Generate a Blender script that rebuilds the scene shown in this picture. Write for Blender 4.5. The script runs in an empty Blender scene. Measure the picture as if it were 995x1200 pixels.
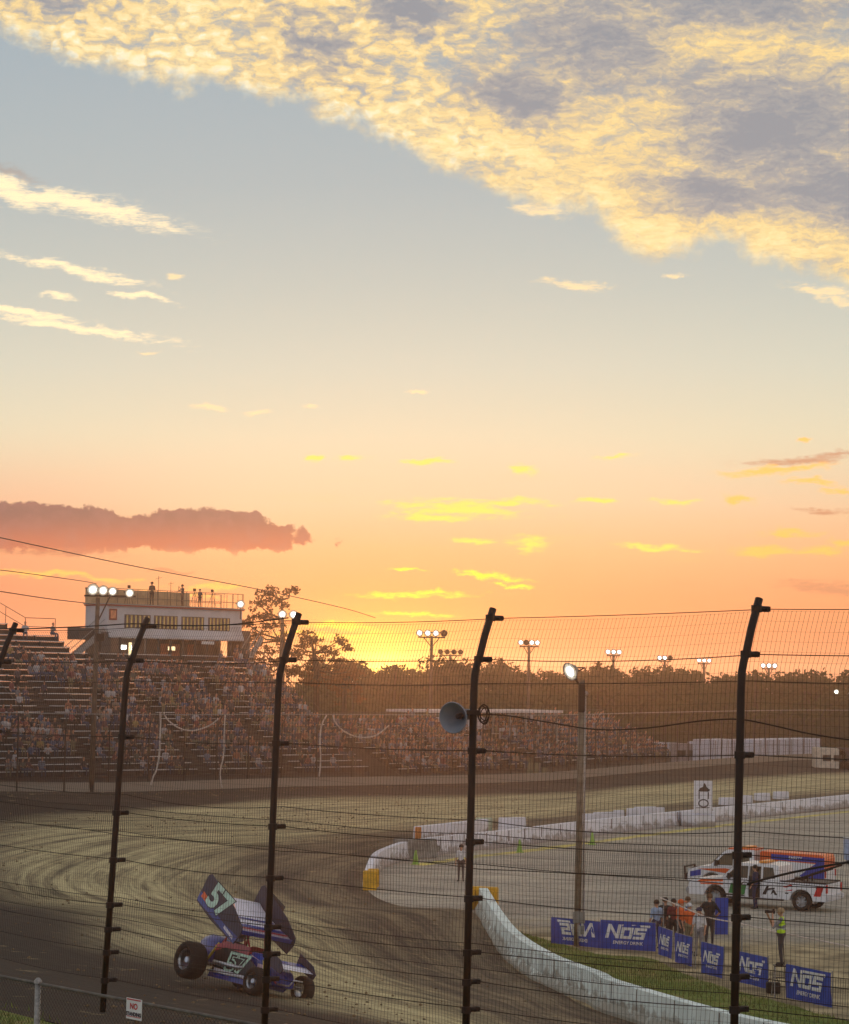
import bpy, bmesh, math, random
from mathutils import Vector, Matrix, Euler
R = math.radians
rnd = random.Random(7)
sc = bpy.context.scene
# ------------------------------------------------------------------ camera
F = 2800.0            # focal length in pixels of a 995 x 1200 picture
EYE = 9.6
HAZE, HAZE_G = 0.00055, 0.8
CAR_PITCH, CAR_ROLL = 3.5, -7.0
PITCH = math.atan(190 / F)
ROLL = R(1.0)
cam_d = bpy.data.cameras.new('camera')
cam = bpy.data.objects.new('camera', cam_d)
sc.collection.objects.link(cam)
sc.camera = cam
cam_d.sensor_fit = 'VERTICAL'
cam_d.sensor_height = 36.0
cam_d.lens = F / 1200 * 36
cam_d.clip_start = 0.2
cam_d.clip_end = 6000
CM = Matrix.Translation((0, 0, EYE)) @ Euler((R(90) + PITCH, 0, 0)).to_matrix().to_4x4() @ Matrix.Rotation(ROLL, 4, 'Z')
cam.matrix_world = CM
C0 = Vector((0, 0, EYE))

def ray(x, y):
    return (CM.to_3x3() @ Vector(((x - 497.5) / F, -(y - 600) / F, -1))).normalized()
def at(x, y, z=0.0):            # pixel -> point on the horizontal plane z
    d = ray(x, y); t = (z - EYE) / d.z
    return C0 + d * t
def atd(x, y, D):               # pixel -> point at forward distance D
    d = ray(x, y); return C0 + d * (D / d.y)

def lin(c):
    c = c / 255.0
    return c / 12.92 if c <= 0.04045 else ((c + 0.055) / 1.055) ** 2.4
def rgb(r, g, b, a=1.0):
    return (lin(r), lin(g), lin(b), a)

# ------------------------------------------------------------------ node expression helper
class V:
    def __init__(s, nt, sock): s.nt, s.s = nt, sock
    def _m(s, op, *o, clamp=False):
        n = s.nt.nodes.new('ShaderNodeMath'); n.operation = op; n.use_clamp = clamp
        for i, q in enumerate((s,) + o):
            if isinstance(q, V): s.nt.links.new(q.s, n.inputs[i])
            else: n.inputs[i].default_value = q
        return V(s.nt, n.outputs[0])
    def __add__(s, o): return s._m('ADD', o)
    __radd__ = __add__
    def __sub__(s, o): return s._m('SUBTRACT', o)
    def __rsub__(s, o): return s._m('MULTIPLY', -1.0)._m('ADD', o)
    def __mul__(s, o): return s._m('MULTIPLY', o)
    __rmul__ = __mul__
    def __truediv__(s, o): return s._m('DIVIDE', o)
    def max(s, o): return s._m('MAXIMUM', o)
    def min(s, o): return s._m('MINIMUM', o)
    def exp(s): return s._m('EXPONENT')
    def clamp(s): return s._m('ADD', 0.0, clamp=True)
    def ss(s, a, b):
        n = s.nt.nodes.new('ShaderNodeMapRange'); n.interpolation_type = 'SMOOTHSTEP'
        s.nt.links.new(s.s, n.inputs['Value'])
        lo, hi, t0, t1 = (a, b, 0.0, 1.0) if a < b else (b, a, 1.0, 0.0)
        n.inputs['From Min'].default_value = lo; n.inputs['From Max'].default_value = hi
        n.inputs['To Min'].default_value = t0; n.inputs['To Max'].default_value = t1
        return V(s.nt, n.outputs['Result'])
def comb(nt, x, y, z=0.0):
    n = nt.nodes.new('ShaderNodeCombineXYZ')
    for i, q in enumerate((x, y, z)):
        if isinstance(q, V): nt.links.new(q.s, n.inputs[i])
        else: n.inputs[i].default_value = q
    return V(nt, n.outputs[0])
def noise(nt, vec, scale, detail=4.0, rough=0.55, dist=0.0, out='Fac'):
    n = nt.nodes.new('ShaderNodeTexNoise')
    if vec is not None: nt.links.new(vec.s, n.inputs['Vector'])
    n.inputs['Scale'].default_value = scale; n.inputs['Detail'].default_value = detail
    n.inputs['Roughness'].default_value = rough; n.inputs['Distortion'].default_value = dist
    return V(nt, n.outputs[out])
def mapping(nt, vec, loc=(0, 0, 0), rot=(0, 0, 0), scale=(1, 1, 1), kind='POINT'):
    n = nt.nodes.new('ShaderNodeMapping'); n.vector_type = kind
    nt.links.new(vec.s, n.inputs['Vector'])
    n.inputs['Location'].default_value = loc; n.inputs['Rotation'].default_value = rot; n.inputs['Scale'].default_value = scale
    return V(nt, n.outputs[0])
def ramp(nt, fac, stops, interp='LINEAR'):
    n = nt.nodes.new('ShaderNodeValToRGB'); nt.links.new(fac.s, n.inputs['Fac'])
    cr = n.color_ramp; cr.interpolation = interp
    while len(cr.elements) < len(stops): cr.elements.new(0.5)
    for e, (p, c) in zip(cr.elements, stops):
        e.position = p; e.color = c if len(c) == 4 else (*c, 1)
    return V(nt, n.outputs['Color'])
def mix(nt, fac, a, b, mode='MIX'):
    n = nt.nodes.new('ShaderNodeMix'); n.data_type = 'RGBA'; n.blend_type = mode; n.clamp_result = False
    for i, q in ((0, fac), (6, a), (7, b)):
        if isinstance(q, V): nt.links.new(q.s, n.inputs[i])
        else: n.inputs[i].default_value = q
    return V(nt, n.outputs[2])

# ------------------------------------------------------------------ world: Nishita dusk sky + clouds
SUN_AZ, SUN_EL = math.atan((450 - 497.5) / F), R(1.6)
world = bpy.data.worlds.new('World'); sc.world = world; world.use_nodes = True
nt = world.node_tree; nt.nodes.clear()
STR = 0.1
tc = nt.nodes.new('ShaderNodeTexCoord')
sep = nt.nodes.new('ShaderNodeSeparateXYZ'); nt.links.new(tc.outputs['Generated'], sep.inputs[0])
dx, dy, dz = (V(nt, sep.outputs[i]) for i in range(3))
az = dx._m('ARCTAN2', dy) * F
el = dz._m('ARCSINE') * F
ce = el - 190.0
PX = az + ce * 0.01746 + 497.5
PY = (az * 0.01746 - ce) + 600.0
P = comb(nt, PX, PY, 0.0)
ZB = 3.2   # brightness of the unseen upper sky
def st(y): return (y + 4000) / 5000.0
G = lambda r, g, b, k=1.0: tuple(lin(q) * k for q in (r, g, b))
base = ramp(nt, (PY + 4000.0) / 5000.0, [
    (st(-3600), G(112, 142, 186, 1.6 * ZB)), (st(-1500), G(128, 153, 190, 1.5 * ZB)), (st(-400), G(150, 165, 182)), (st(60), G(160, 174, 182)),
    (st(220), G(172, 182, 183)), (st(330), G(188, 194, 186)), (st(430), G(206, 207, 190)), (st(520), G(222, 214, 184)),
    (st(590), G(228, 205, 170)), (st(650), G(238, 186, 138)), (st(715), G(243, 150, 104)), (st(780), G(240, 120, 84)), (st(800), G(226, 106, 76)), (st(900), G(90, 70, 55))])
# unseen cool back sky, boosted to light facing surfaces; then pinker low sides
back = (dy * -1.0 + 0.55).ss(-0.25, 0.75) * PY.ss(-200, 500)
base = mix(nt, back, base, (*G(140, 156, 184, 2.1), 1))
low = PY.ss(480, 720)
left = PX.ss(360, -60) * low
base = mix(nt, left * 0.75, base, (*G(226, 132, 106), 1))
right = PX.ss(650, 1100) * low
base = mix(nt, right * 0.35, base, (*G(238, 160, 112), 1))
def ell(cx, cy, a, b, rot=0.0, P_=None):
    m = mapping(nt, P_ or P, (cx, cy, 0), (0, 0, R(rot)), (a, b, 1), 'TEXTURE')
    n = nt.nodes.new('ShaderNodeVectorMath'); n.operation = 'LENGTH'; nt.links.new(m.s, n.inputs[0])
    return V(nt, n.outputs['Value'])
r1 = ell(448, 794, 120, 74); r1 = (r1 * r1 * -1.0).exp()
r2 = ell(448, 790, 56, 36); r2 = (r2 * r2 * -1.0).exp()
r3 = ell(450, 788, 24, 15); r3 = (r3 * r3 * -1.0).exp()
r0 = ell(470, 800, 380, 170); r0 = (r0 * r0 * -1.0).exp()
base = mix(nt, r0 * 0.5, base, (*G(255, 150, 86, 1.05), 1))
base = mix(nt, r1 * 0.85, base, (*G(255, 178, 50, 1.5), 1))
base = mix(nt, r2 * 0.95, base, (*G(255, 212, 26, 3.2), 1))
base = mix(nt, r3, base, (*G(255, 226, 90, 6.0), 1))
# warped pixel coordinate for cloud edges
wa = noise(nt, P, 1 / 42, 5, 0.6, out='Color')
wsub = nt.nodes.new('ShaderNodeVectorMath'); wsub.operation = 'SUBTRACT'; nt.links.new(wa.s, wsub.inputs[0]); wsub.inputs[1].default_value = (.5, .5, .5)
wm = nt.nodes.new('ShaderNodeVectorMath'); wm.operation = 'MULTIPLY_ADD'; nt.links.new(wsub.outputs[0], wm.inputs[0]); wm.inputs[1].default_value = (60, 22, 0); nt.links.new(P.s, wm.inputs[2])
PW = V(nt, wm.outputs[0])
streak = noise(nt, mapping(nt, P, rot=(0, 0, R(-8)), scale=(1 / 60, 1 / 9, 1)), 1.0, 4, 0.65)
streakf = noise(nt, mapping(nt, P, rot=(0, 0, R(-4)), scale=(1 / 18, 1 / 4.5, 1)), 1.0, 5, 0.7)
def cloudset(col, items, hard=0.5, amp=1.0):
    global base
    acc = None
    for cx, cy, a, b, rot in items:
        e = ell(cx, cy, a, b, rot, PW)
        v = (e * -1.0) + 1.0
        acc = v if acc is None else acc.max(v)
    m = (acc * 1.0 + (streak - 0.5) * 1.8 + (streakf - 0.5) * 1.8).ss(0.0, 0.05 + hard * 1.9) * acc.ss(-0.35, 0.5)
    base = mix(nt, m * amp, base, tuple(q * 1.06 for q in col[:3]) + (1,))
    return m
# faint high streaks
bgs = noise(nt, mapping(nt, P, rot=(0, 0, R(6)), scale=(1 / 230, 1 / 26, 1)), 1.0, 5, 0.6)
base = mix(nt, bgs.ss(0.55, 0.8) * PY.ss(520, 640) * 0.35, base, (*G(252, 196, 118), 1))
base = mix(nt, bgs.ss(0.45, 0.2) * PY.ss(600, 720) * 0.3, base, (*G(226, 140, 104), 1))
# left bright wisps
cloudset((*G(255, 232, 188, 1.05), 1), [(85, 246, 175, 19, 11), (10, 232, 90, 22, 12), (85, 322, 125, 9, 11), (160, 352, 55, 6, 8), (90, 388, 170, 9, 8), (30, 372, 90, 7, 7), (72, 354, 28, 6, 6)], 0.45)
cloudset((*G(165, 158, 152), 1), [(10, 212, 60, 8, 14), (-30, 200, 70, 12, 14)], 0.5, 0.9)
cloudset((*G(254, 224, 170), 1), [(675, 336, 60, 8, 5), (790, 326, 30, 4, 0), (962, 345, 60, 9, 8), (985, 358, 40, 8, 14), (240, 481, 30, 5, 5), (298, 486, 20, 4, 0), (490, 460, 16, 3, 5), (365, 478, 18, 4, 0), (170, 417, 20, 3, 0), (635, 250, 40, 12, 5), (205, 327, 16, 6, 10)], 0.5, 0.85)
# mid-low yellow clouds
cloudset((*G(255, 216, 96, 1.12), 1), [(535, 596, 115, 14, 3), (510, 606, 80, 8, 2), (622, 637, 36, 14, 8), (560, 634, 34, 6, 2), (368, 536, 14, 6, 0), (415, 537, 26, 6, -5), (500, 541, 42, 5, -3), (618, 551, 24, 8, 5), (725, 535, 38, 4, -4), (700, 588, 40, 4, 0), (790, 588, 40, 5, 0), (770, 642, 60, 6, 5), (600, 588, 60, 7, 2)], 0.5, 0.9)
cloudset((*G(255, 216, 50, 1.35), 1), [(485, 697, 95, 6, -1), (568, 674, 62, 6, 5), (606, 686, 34, 4, 4), (480, 669, 34, 3, 2), (395, 733, 55, 8, 4), (420, 745, 80, 6, 0), (350, 741, 60, 4, 2), (480, 720, 60, 4, 0)], 0.5, 0.95)
cloudset((*G(255, 190, 92, 1.08), 1), [(905, 553, 90, 8, -5), (950, 568, 50, 7, 6), (985, 578, 30, 5, 0), (865, 586, 26, 7, 10), (945, 520, 12, 4, -5), (920, 626, 50, 9, 3), (985, 640, 30, 7, 2), (900, 646, 50, 9, 3), (960, 650, 50, 8, 0), (70, 676, 130, 5, 4), (210, 700, 90, 4, 5), (250, 688, 60, 6, -4)], 0.45, 0.9)
cloudset((*G(190, 128, 100), 1), [(935, 542, 95, 7, -3), (985, 535, 40, 6, -5), (960, 600, 40, 5, 0), (965, 690, 80, 12, 3), (50, 648, 130, 7, 2), (200, 672, 36, 3, 0)], 0.5, 0.75)
# purple bank on the left
pw2 = noise(nt, P, 1 / 26, 5, 0.6)
bank_top = ell(60, 622, 130, 30, 2).min(ell(250, 622, 108, 25, 3)).min(ell(-40, 618, 140, 28, 0)).min(ell(165, 626, 200, 20, 3))
bank = (1.0 - bank_top + (pw2 - 0.5) * 1.3).ss(-0.03, 0.12) * PY.ss(662, 640)
bcol = mix(nt, PY.ss(600, 648), (*G(98, 76, 88), 1), (*G(176, 92, 82), 1))
bcol = mix(nt, pw2.ss(0.42, 0.66) * 0.35, bcol, (*G(146, 104, 108), 1))
base = mix(nt, bank * 0.92, base, bcol)
# the big altocumulus sheet across the top
edge = ramp(nt, (PX + 200.0) / 1400.0, [((x + 200) / 1400, (y / 600,) * 3) for x, y in
        ((-150, 10), (0, 60), (140, 104), (250, 110), (330, 122), (420, 158), (480, 180), (560, 216), (690, 262), (760, 300), (830, 295), (900, 310), (995, 345), (1150, 390))])
sd = edge * 600.0 - PY + (noise(nt, P, 1 / 90, 3, 0.5) - 0.5) * 70.0 + (noise(nt, P, 1 / 16, 3, 0.6) - 0.5) * 34.0
sheet = sd.ss(-8, 24)
PR = mapping(nt, PW, rot=(0, 0, R(-24)), scale=(1 / 46, 1 / 17, 1))
vor = nt.nodes.new('ShaderNodeTexVoronoi'); vor.feature = 'SMOOTH_F1'; vor.inputs['Scale'].default_value = 1.0; vor.inputs['Smoothness'].default_value = 0.6
pv = mapping(nt, PW, rot=(0, 0, R(-35)), scale=(1 / 18, 1 / 11.5, 1)); nt.links.new(pv.s, vor.inputs['Vector'])
puff = V(nt, vor.outputs['Distance']).ss(0.75, 0.15)
fine = noise(nt, PR, 1.0, 7, 0.7)
big = noise(nt, mapping(nt, P, rot=(0, 0, R(-18)), scale=(1 / 260, 1 / 95, 1)), 1.0, 5, 0.6)
puffz = PX.ss(760, 420)
tex = puff * puffz * 0.30 + fine * (1.0 - puffz * 0.2) + (noise(nt, PR, 3.2, 3, 0.6) - 0.5) * (puffz * 0.35 + 0.12)
near_edge = sd.ss(150, 10)
dk = None
for cx, cy, a, b, rt in ((715, 45, 90, 60, 0), (915, 165, 130, 75, 14), (985, 235, 120, 45, 12), (835, 235, 110, 30, 14), (850, 10, 130, 40, 0), (610, 120, 60, 30, 12), (370, 55, 60, 45, 20), (470, 20, 60, 30, 10), (20, 0, 80, 25, 10)):
    e = ell(cx, cy, a, b, rt, PW); e = (e * e * -1.0).exp()
    dk = e if dk is None else dk.max(e)
dk = dk.max(PY.ss(-20, -400) * 0.7)
holes = (tex + near_edge * 0.10 + dk * 0.5 + big * 0.5).ss(0.48, 0.92)
alpha = sheet * (0.45 + holes * 0.55 - puffz * (1.0 - holes) * 0.2).clamp()
lit = (tex * 1.35 + near_edge * 0.20 + (big - 0.5) * 1.3 - dk * 0.62 - 0.17)
lit = (lit * 0.92 + 0.07 + (noise(nt, mapping(nt, PW, rot=(0, 0, R(-30)), scale=(1 / 12, 1 / 5, 1)), 1.0, 4, 0.65) - 0.5) * 0.55).clamp()
ccol = ramp(nt, lit, [(0.0, G(146, 148, 154)), (0.22, G(168, 163, 160)), (0.42, G(206, 188, 158)), (0.62, G(244, 212, 148)), (0.82, G(255, 230, 172)), (1.0, G(255, 246, 214))])
warm = (fine + big - dk * 0.4).ss(0.9, 1.25)
ccol = mix(nt, warm * 0.5 * lit, ccol, (*G(255, 214, 130, 1.10), 1))
base = mix(nt, alpha * 0.96, base, ccol)
sky = nt.nodes.new('ShaderNodeTexSky'); sky.sky_type = 'NISHITA'; sky.sun_disc = False
sky.sun_elevation = SUN_EL; sky.sun_rotation = SUN_AZ
scl = nt.nodes.new('ShaderNodeVectorMath'); scl.operation = 'SCALE'; scl.inputs['Scale'].default_value = 1 / STR; nt.links.new(base.s, scl.inputs[0])
fin = mix(nt, 0.95, V(nt, sky.outputs[0]), V(nt, scl.outputs[0]))
bg = nt.nodes.new('ShaderNodeBackground'); bg.inputs['Strength'].default_value = STR
nt.links.new(fin.s, bg.inputs['Color'])
wo = nt.nodes.new('ShaderNodeOutputWorld'); nt.links.new(bg.outputs[0], wo.inputs['Surface'])
world.cycles.sampling_method = 'MANUAL'; world.cycles.sample_map_resolution = 512
# ------------------------------------------------------------------ sun, just above the tree line
sl = bpy.data.lights.new('sun', 'SUN'); sl.energy = 0.6; sl.angle = R(0.6); sl.color = (1.0, 0.42, 0.16)
so = bpy.data.objects.new('sun', sl); sc.collection.objects.link(so)
sdir = Vector((math.sin(SUN_AZ) * math.cos(SUN_EL), math.cos(SUN_AZ) * math.cos(SUN_EL), math.sin(SUN_EL)))
so.rotation_euler = sdir.to_track_quat('Z', 'Y').to_euler()
so.location = (0, -5, 25)
# ------------------------------------------------------------------ exposure and renderer
vs = sc.view_settings; vs.view_transform = 'Standard'; vs.look = 'None'; vs.gamma = 1.0; vs.exposure = 0.17; vs.use_curve_mapping = False
cy = sc.cycles
cy.use_denoising = True; cy.max_bounces = 4; cy.diffuse_bounces = 2; cy.glossy_bounces = 2; cy.transparent_max_bounces = 12; cy.volume_bounces = 0
cy.sample_clamp_indirect = 4.0; cy.caustics_reflective = False; cy.caustics_refractive = False
# ================================================================== helpers
COL = sc.collection
def tag(o, label=None, cat=None, group=None, kind=None):
    if label: o['label'] = label
    if cat: o['category'] = cat
    if group: o['group'] = group
    if kind: o['kind'] = kind
    return o
def thing(name, loc, label, cat, group=None, rz=0.0):
    o = bpy.data.objects.new(name, None); COL.objects.link(o)
    o.empty_display_size = 0.2
    o.location = loc; o.rotation_euler = (0, 0, rz)
    return tag(o, label, cat, group)
MATS = {}
def mat(name, c, rough=0.7, metal=0.0, var=0.12, scale=3.0, bump=0.0, spec=0.4, emit=None, es=0.0, trans=0.0, coord='Object', c2=None):
    if name in MATS: return MATS[name]
    m = bpy.data.materials.new(name); m.use_nodes = True
    t = m.node_tree; b = t.nodes['Principled BSDF']
    c = (*c[:3], 1)
    b.inputs['Roughness'].default_value = rough; b.inputs['Metallic'].default_value = metal
    b.inputs['Specular IOR Level'].default_value = spec
    tcn = t.nodes.new('ShaderNodeTexCoord'); vec = V(t, tcn.outputs[coord])
    n = noise(t, vec, scale, 4, 0.6)
    dark = tuple(x * (1 - var * 2) for x in c[:3]) + (1,) if c2 is None else (*c2[:3], 1)
    lite = tuple(min(1, x * (1 + var)) for x in c[:3]) + (1,)
    col = mix(t, n.ss(0.3, 0.7), dark, lite)
    t.links.new(col.s, b.inputs['Base Color'])
    if bump:
        bn = t.nodes.new('ShaderNodeBump'); bn.inputs['Strength'].default_value = bump; bn.inputs['Distance'].default_value = 0.02
        t.links.new(n.s, bn.inputs['Height']); t.links.new(bn.outputs[0], b.inputs['Normal'])
    if emit:
        b.inputs['Emission Color'].default_value = (*emit[:3], 1); b.inputs['Emission Strength'].default_value = es
    MATS[name] = m
    return m
class MB:
    def __init__(s): s.v, s.f, s.m = [], [], []
    def quad(s, pts, mi=0):
        b = len(s.v); s.v += [Vector(p) for p in pts]; s.f.append(tuple(range(b, b + len(pts)))); s.m.append(mi); return s
    def box(s, c, size, mi=0, rot=None, taper=(1, 1)):
        c = Vector(c); hx, hy, hz = (q / 2 for q in size)
        P8 = []
        for z in (-1, 1):
            tx, ty = taper if z > 0 else (1, 1)
            for x, y in ((-1, -1), (1, -1), (1, 1), (-1, 1)):
                p = Vector((x * hx * tx, y * hy * ty, z * hz))
                if rot: p = rot @ p
                P8.append(c + p)
        b = len(s.v); s.v += P8
        for q in ((3, 2, 1, 0), (4, 5, 6, 7), (0, 1, 5, 4), (1, 2, 6, 5), (2, 3, 7, 6), (3, 0, 4, 7)):
            s.f.append(tuple(b + i for i in q)); s.m.append(mi)
        return s
    def tube(s, path, r, n=8, mi=0, cap=True, ref=None):
        path = [Vector(p) for p in path]; rings = []
        rr = r if isinstance(r, (list, tuple)) else [r] * len(path)
        up = Vector(ref) if ref else None
        for i, p in enumerate(path):
            d = (path[min(i + 1, len(path) - 1)] - path[max(i - 1, 0)])
            if d.length < 1e-9: d = Vector((0, 0, 1))
            d.normalize()
            if up is None:
                up = Vector((0, 0, 1)) if abs(d.z) < 0.9 else Vector((1, 0, 0))
            a = d.cross(up)
            if a.length < 1e-6: a = d.cross(Vector((0.3, 1, 0.2)))
            a.normalize(); bb = a.cross(d).normalized(); up = bb
            b = len(s.v)
            for k in range(n):
                t = 2 * math.pi * k / n
                s.v.append(p + (a * math.cos(t) + bb * math.sin(t)) * rr[i])
            rings.append(b)
        for i in range(len(rings) - 1):
            for k in range(n):
                s.f.append((rings[i] + k, rings[i] + (k + 1) % n, rings[i + 1] + (k + 1) % n, rings[i + 1] + k)); s.m.append(mi)
        if cap:
            s.f.append(tuple(rings[0] + k for k in reversed(range(n)))); s.m.append(mi)
            s.f.append(tuple(rings[-1] + k for k in range(n))); s.m.append(mi)
        return s
    def lathe(s, prof, c=(0, 0, 0), n=16, mi=0, rot=None):     # prof: (r, z) list; axis z (or rotated)
        c = Vector(c); rings = []
        for r, z in prof:
            b = len(s.v)
            for k in range(n):
                t = 2 * math.pi * k / n; p = Vector((r * math.cos(t), r * math.sin(t), z))
                if rot: p = rot @ p
                s.v.append(c + p)
            rings.append(b)
        for i in range(len(rings) - 1):
            for k in range(n):
                s.f.append((rings[i] + k, rings[i] + (k + 1) % n, rings[i + 1] + (k + 1) % n, rings[i + 1] + k)); s.m.append(mi)
        return s
    def prism(s, poly, y0, y1, mi=0, axis='y', f=None):        # polygon in xz (axis y) or xy (axis z)
        def P(a, b, t):
            p = (a, t, b) if axis == 'y' else ((a, b, t) if axis == 'z' else (t, a, b))
            return Vector(f(*p)) if f else Vector(p)
        n = len(poly); b = len(s.v)
        s.v += [P(a, c, y0) for a, c in poly] + [P(a, c, y1) for a, c in poly]
        s.f.append(tuple(b + i for i in range(n))); s.m.append(mi)
        s.f.append(tuple(b + n + i for i in reversed(range(n)))); s.m.append(mi)
        for i in range(n):
            j = (i + 1) % n
            s.f.append((b + i, b + n + i, b + n + j, b + j)); s.m.append(mi)
        return s
    def build(s, name, mats, parent=None, smooth=False, bevel=0.0, M=None, weld=False):
        me = bpy.data.meshes.new(name)
        me.from_pydata([tuple(v) for v in s.v], [], s.f)
        mats = mats if isinstance(mats, (list, tuple)) else [mats]
        for m in mats: me.materials.append(m)
        for p, mi in zip(me.polygons, s.m): p.material_index = mi; p.use_smooth = smooth
        if M is not None: me.transform(M)
        bm = bmesh.new(); bm.from_mesh(me)
        if weld: bmesh.ops.remove_doubles(bm, verts=bm.verts, dist=1e-4)
        bmesh.ops.recalc_face_normals(bm, faces=bm.faces)
        if bevel: bmesh.ops.bevel(bm, geom=[e for e in bm.edges if len(e.link_faces) == 2 and e.calc_face_angle(0) > 0.5], offset=bevel, segments=2, affect='EDGES', clamp_overlap=True)
        bm.to_mesh(me); bm.free()
        o = bpy.data.objects.new(name, me); COL.objects.link(o)
        if parent: o.parent = parent
        return o
def copy_tree(o, parent=None):
    c = o.copy(); COL.objects.link(c)
    if parent is not None: c.parent = parent
    for ch in list(o.children): copy_tree(ch, c)
    return c
def dup(o, loc, label=None, rz=None, scale=None):
    c = copy_tree(o); c.location = loc
    if rz is not None: c.rotation_euler[2] = rz
    if scale is not None: c.scale = scale
    if label: c['label'] = label
    return c
def text_mesh(txt, size=1.0, offset=0.0, shear=0.0, spacing=1.0):
    cu = bpy.data.curves.new('lettering', 'FONT'); cu.body = txt; cu.size = size; cu.offset = offset; cu.shear = shear
    cu.align_x = 'CENTER'; cu.align_y = 'CENTER'; cu.space_character = spacing; cu.resolution_u = 3
    o = bpy.data.objects.new('lettering_tmp', cu); COL.objects.link(o)
    dg = bpy.context.evaluated_depsgraph_get(); dg.update()
    me = bpy.data.meshes.new_from_object(o.evaluated_get(dg))
    bpy.data.objects.remove(o)
    return me
def place_mesh(me, name, M, m, parent=None):
    me.transform(M); me.materials.clear(); me.materials.append(m)
    o = bpy.data.objects.new(name, me); COL.objects.link(o)
    if parent: o.parent = parent
    return o
def frame(o, ex, ey, ez):        # matrix from axes and origin
    M = Matrix((ex, ey, ez)).transposed().to_4x4(); M.translation = Vector(o); return M

steel_dark = mat('dark_painted_steel', rgb(22, 17, 18), 0.55, 0.3, 0.2, 12)
galv = mat('galvanised_steel', rgb(150, 150, 148), 0.5, 0.6, 0.15, 20)
wire_m = mat('fence_wire', rgb(40, 36, 34), 0.6, 0.3, 0.1, 5)
white_wall = mat('painted_concrete', rgb(214, 222, 218), 0.85, 0, 0.1, 1.2, 0.2, c2=rgb(150, 150, 140))
conc = mat('raw_concrete', rgb(140, 136, 128), 0.9, 0, 0.15, 2.0, 0.3)
yellow_p = mat('yellow_paint', rgb(226, 176, 40), 0.6, 0, 0.15, 3)
black_m = mat('black_rubber', rgb(26, 26, 27), 0.75, 0, 0.2, 8)
white_p = mat('white_paint', rgb(225, 226, 226), 0.4, 0, 0.05, 3)
blue_p = mat('banner_blue', rgb(22, 66, 168), 0.55, 0, 0.1, 2)
lamp_on = mat('lit_lamp_glass', rgb(250, 250, 240), 0.3, 0, 0.0, 1, emit=(1.0, 0.97, 0.85), es=9.0)
alu = mat('bench_aluminium', rgb(214, 216, 216), 0.5, 0.0, 0.1, 4)
glass_d = mat('dark_glass', rgb(22, 26, 30), 0.1, 0, 0.1, 2, spec=0.8)

# ================================================================== ground and track
def ground_mat(name, build):
    m = bpy.data.materials.new(name); m.use_nodes = True; t = m.node_tree; b = t.nodes['Principled BSDF']
    b.inputs['Roughness'].default_value = 0.95; b.inputs['Specular IOR Level'].default_value = 0.2
    build(t, b); return m
def nodes_bump(t, b, h, strength, dist):
    bn = t.nodes.new('ShaderNodeBump'); bn.inputs['Strength'].default_value = strength; bn.inputs['Distance'].default_value = dist
    t.links.new(h.s, bn.inputs['Height']); t.links.new(bn.outputs[0], b.inputs['Normal'])

def _far(t, b):
    p = V(t, t.nodes.new('ShaderNodeTexCoord').outputs['Object'])
    n = noise(t, p, 0.05, 5, 0.6); n2 = noise(t, p, 1.2, 4, 0.6)
    c = ramp(t, n * 0.6 + n2 * 0.4, [(0.35, rgb(64, 66, 38)), (0.55, rgb(96, 88, 58)), (0.7, rgb(110, 98, 72))])
    t.links.new(c.s, b.inputs['Base Color'])
g = MB().quad([(-1500, -1500, -0.06), (1500, -1500, -0.06), (1500, 1500, -0.06), (-1500, 1500, -0.06)])
tag(g.build('ground', ground_mat('scrub_ground', _far)), kind='structure')

ST = [((75, 258), (82, 305), 1.5), ((45, 205), (55, 262), 1.5), ((32.3, 182), 'p930,891', 1.5), ('p850,962', 'p780,902', 1.5), ('p700,979', 'p650,914', 1.5),
      ('p608,991', 'p520,918.5', 1.5), ('p504,1003', 'p330,922', 1.5), ('p478,1006', 'p120,928', 1.5), ('p440,1020', (-40, 150), 1.6), ('p431,1043', (-47, 115), 1.8),
      ('p470,1062', (-42, 82), 2.4), ('p556,1070', (-29, 60), 3.0), ('p598,1130', (-15, 45.5), 3.7), ('p650,1159', (-6.0, 34.4), 4.3), ('p716,1190', (-1.2, 28.3), 4.4),
      ((9.8, 61), (4.6, 22.4), 4.4), ((20, 54), (14, 14), 4.4), ((40, 48), (40, 4), 4.4)]
def PT(q, z):
    if isinstance(q, str):
        x, y = map(float, q[1:].split(',')); p = at(x, y, z); return Vector((p.x, p.y, z))
    return Vector((q[0], q[1], z))
IN = [PT(a, 0.0) for a, b, z in ST]; OUT = [PT(b, z) for a, b, z in ST]
def cr(pts, u):
    n = len(pts); i = min(int(u), n - 2); t = u - i
    p0, p1, p2, p3 = pts[max(i - 1, 0)], pts[i], pts[i + 1], pts[min(i + 2, n - 1)]
    return 0.5 * ((2 * p1) + (p2 - p0) * t + (2 * p0 - 5 * p1 + 4 * p2 - p3) * t * t + (3 * p1 - p0 - 3 * p2 + p3) * t ** 3)
NU, NV = (len(ST) - 1) * 22, 72
def track_pt(u, v):
    a, b = cr(IN, u), cr(OUT, u)
    p = a.lerp(b, v); p.z = b.z * (0.75 * v + 0.25 * v * v)
    return p
vs_, fs_, uvs = [], [], []
for i in range(NU + 1):
    u = (len(ST) - 1) * i / NU
    for j in range(NV + 1):
        v = j / NV; p = track_pt(u, v)
        if 0 < j < NV:
            p.z += 0.018 * math.sin(v * 60 + math.sin(u * 2) * 2) + rnd.uniform(-.007, .007)
            p.z += 0.10 * math.exp(-((v - 0.93) / 0.03) ** 2)              # cushion thrown up near the wall
        else: p.z -= 0.0
        vs_.append(p); uvs.append((u, v))
for i in range(NU):
    for j in range(NV):
        a = i * (NV + 1) + j; fs_.append((a, a + 1, a + NV + 2, a + NV + 1))
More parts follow.
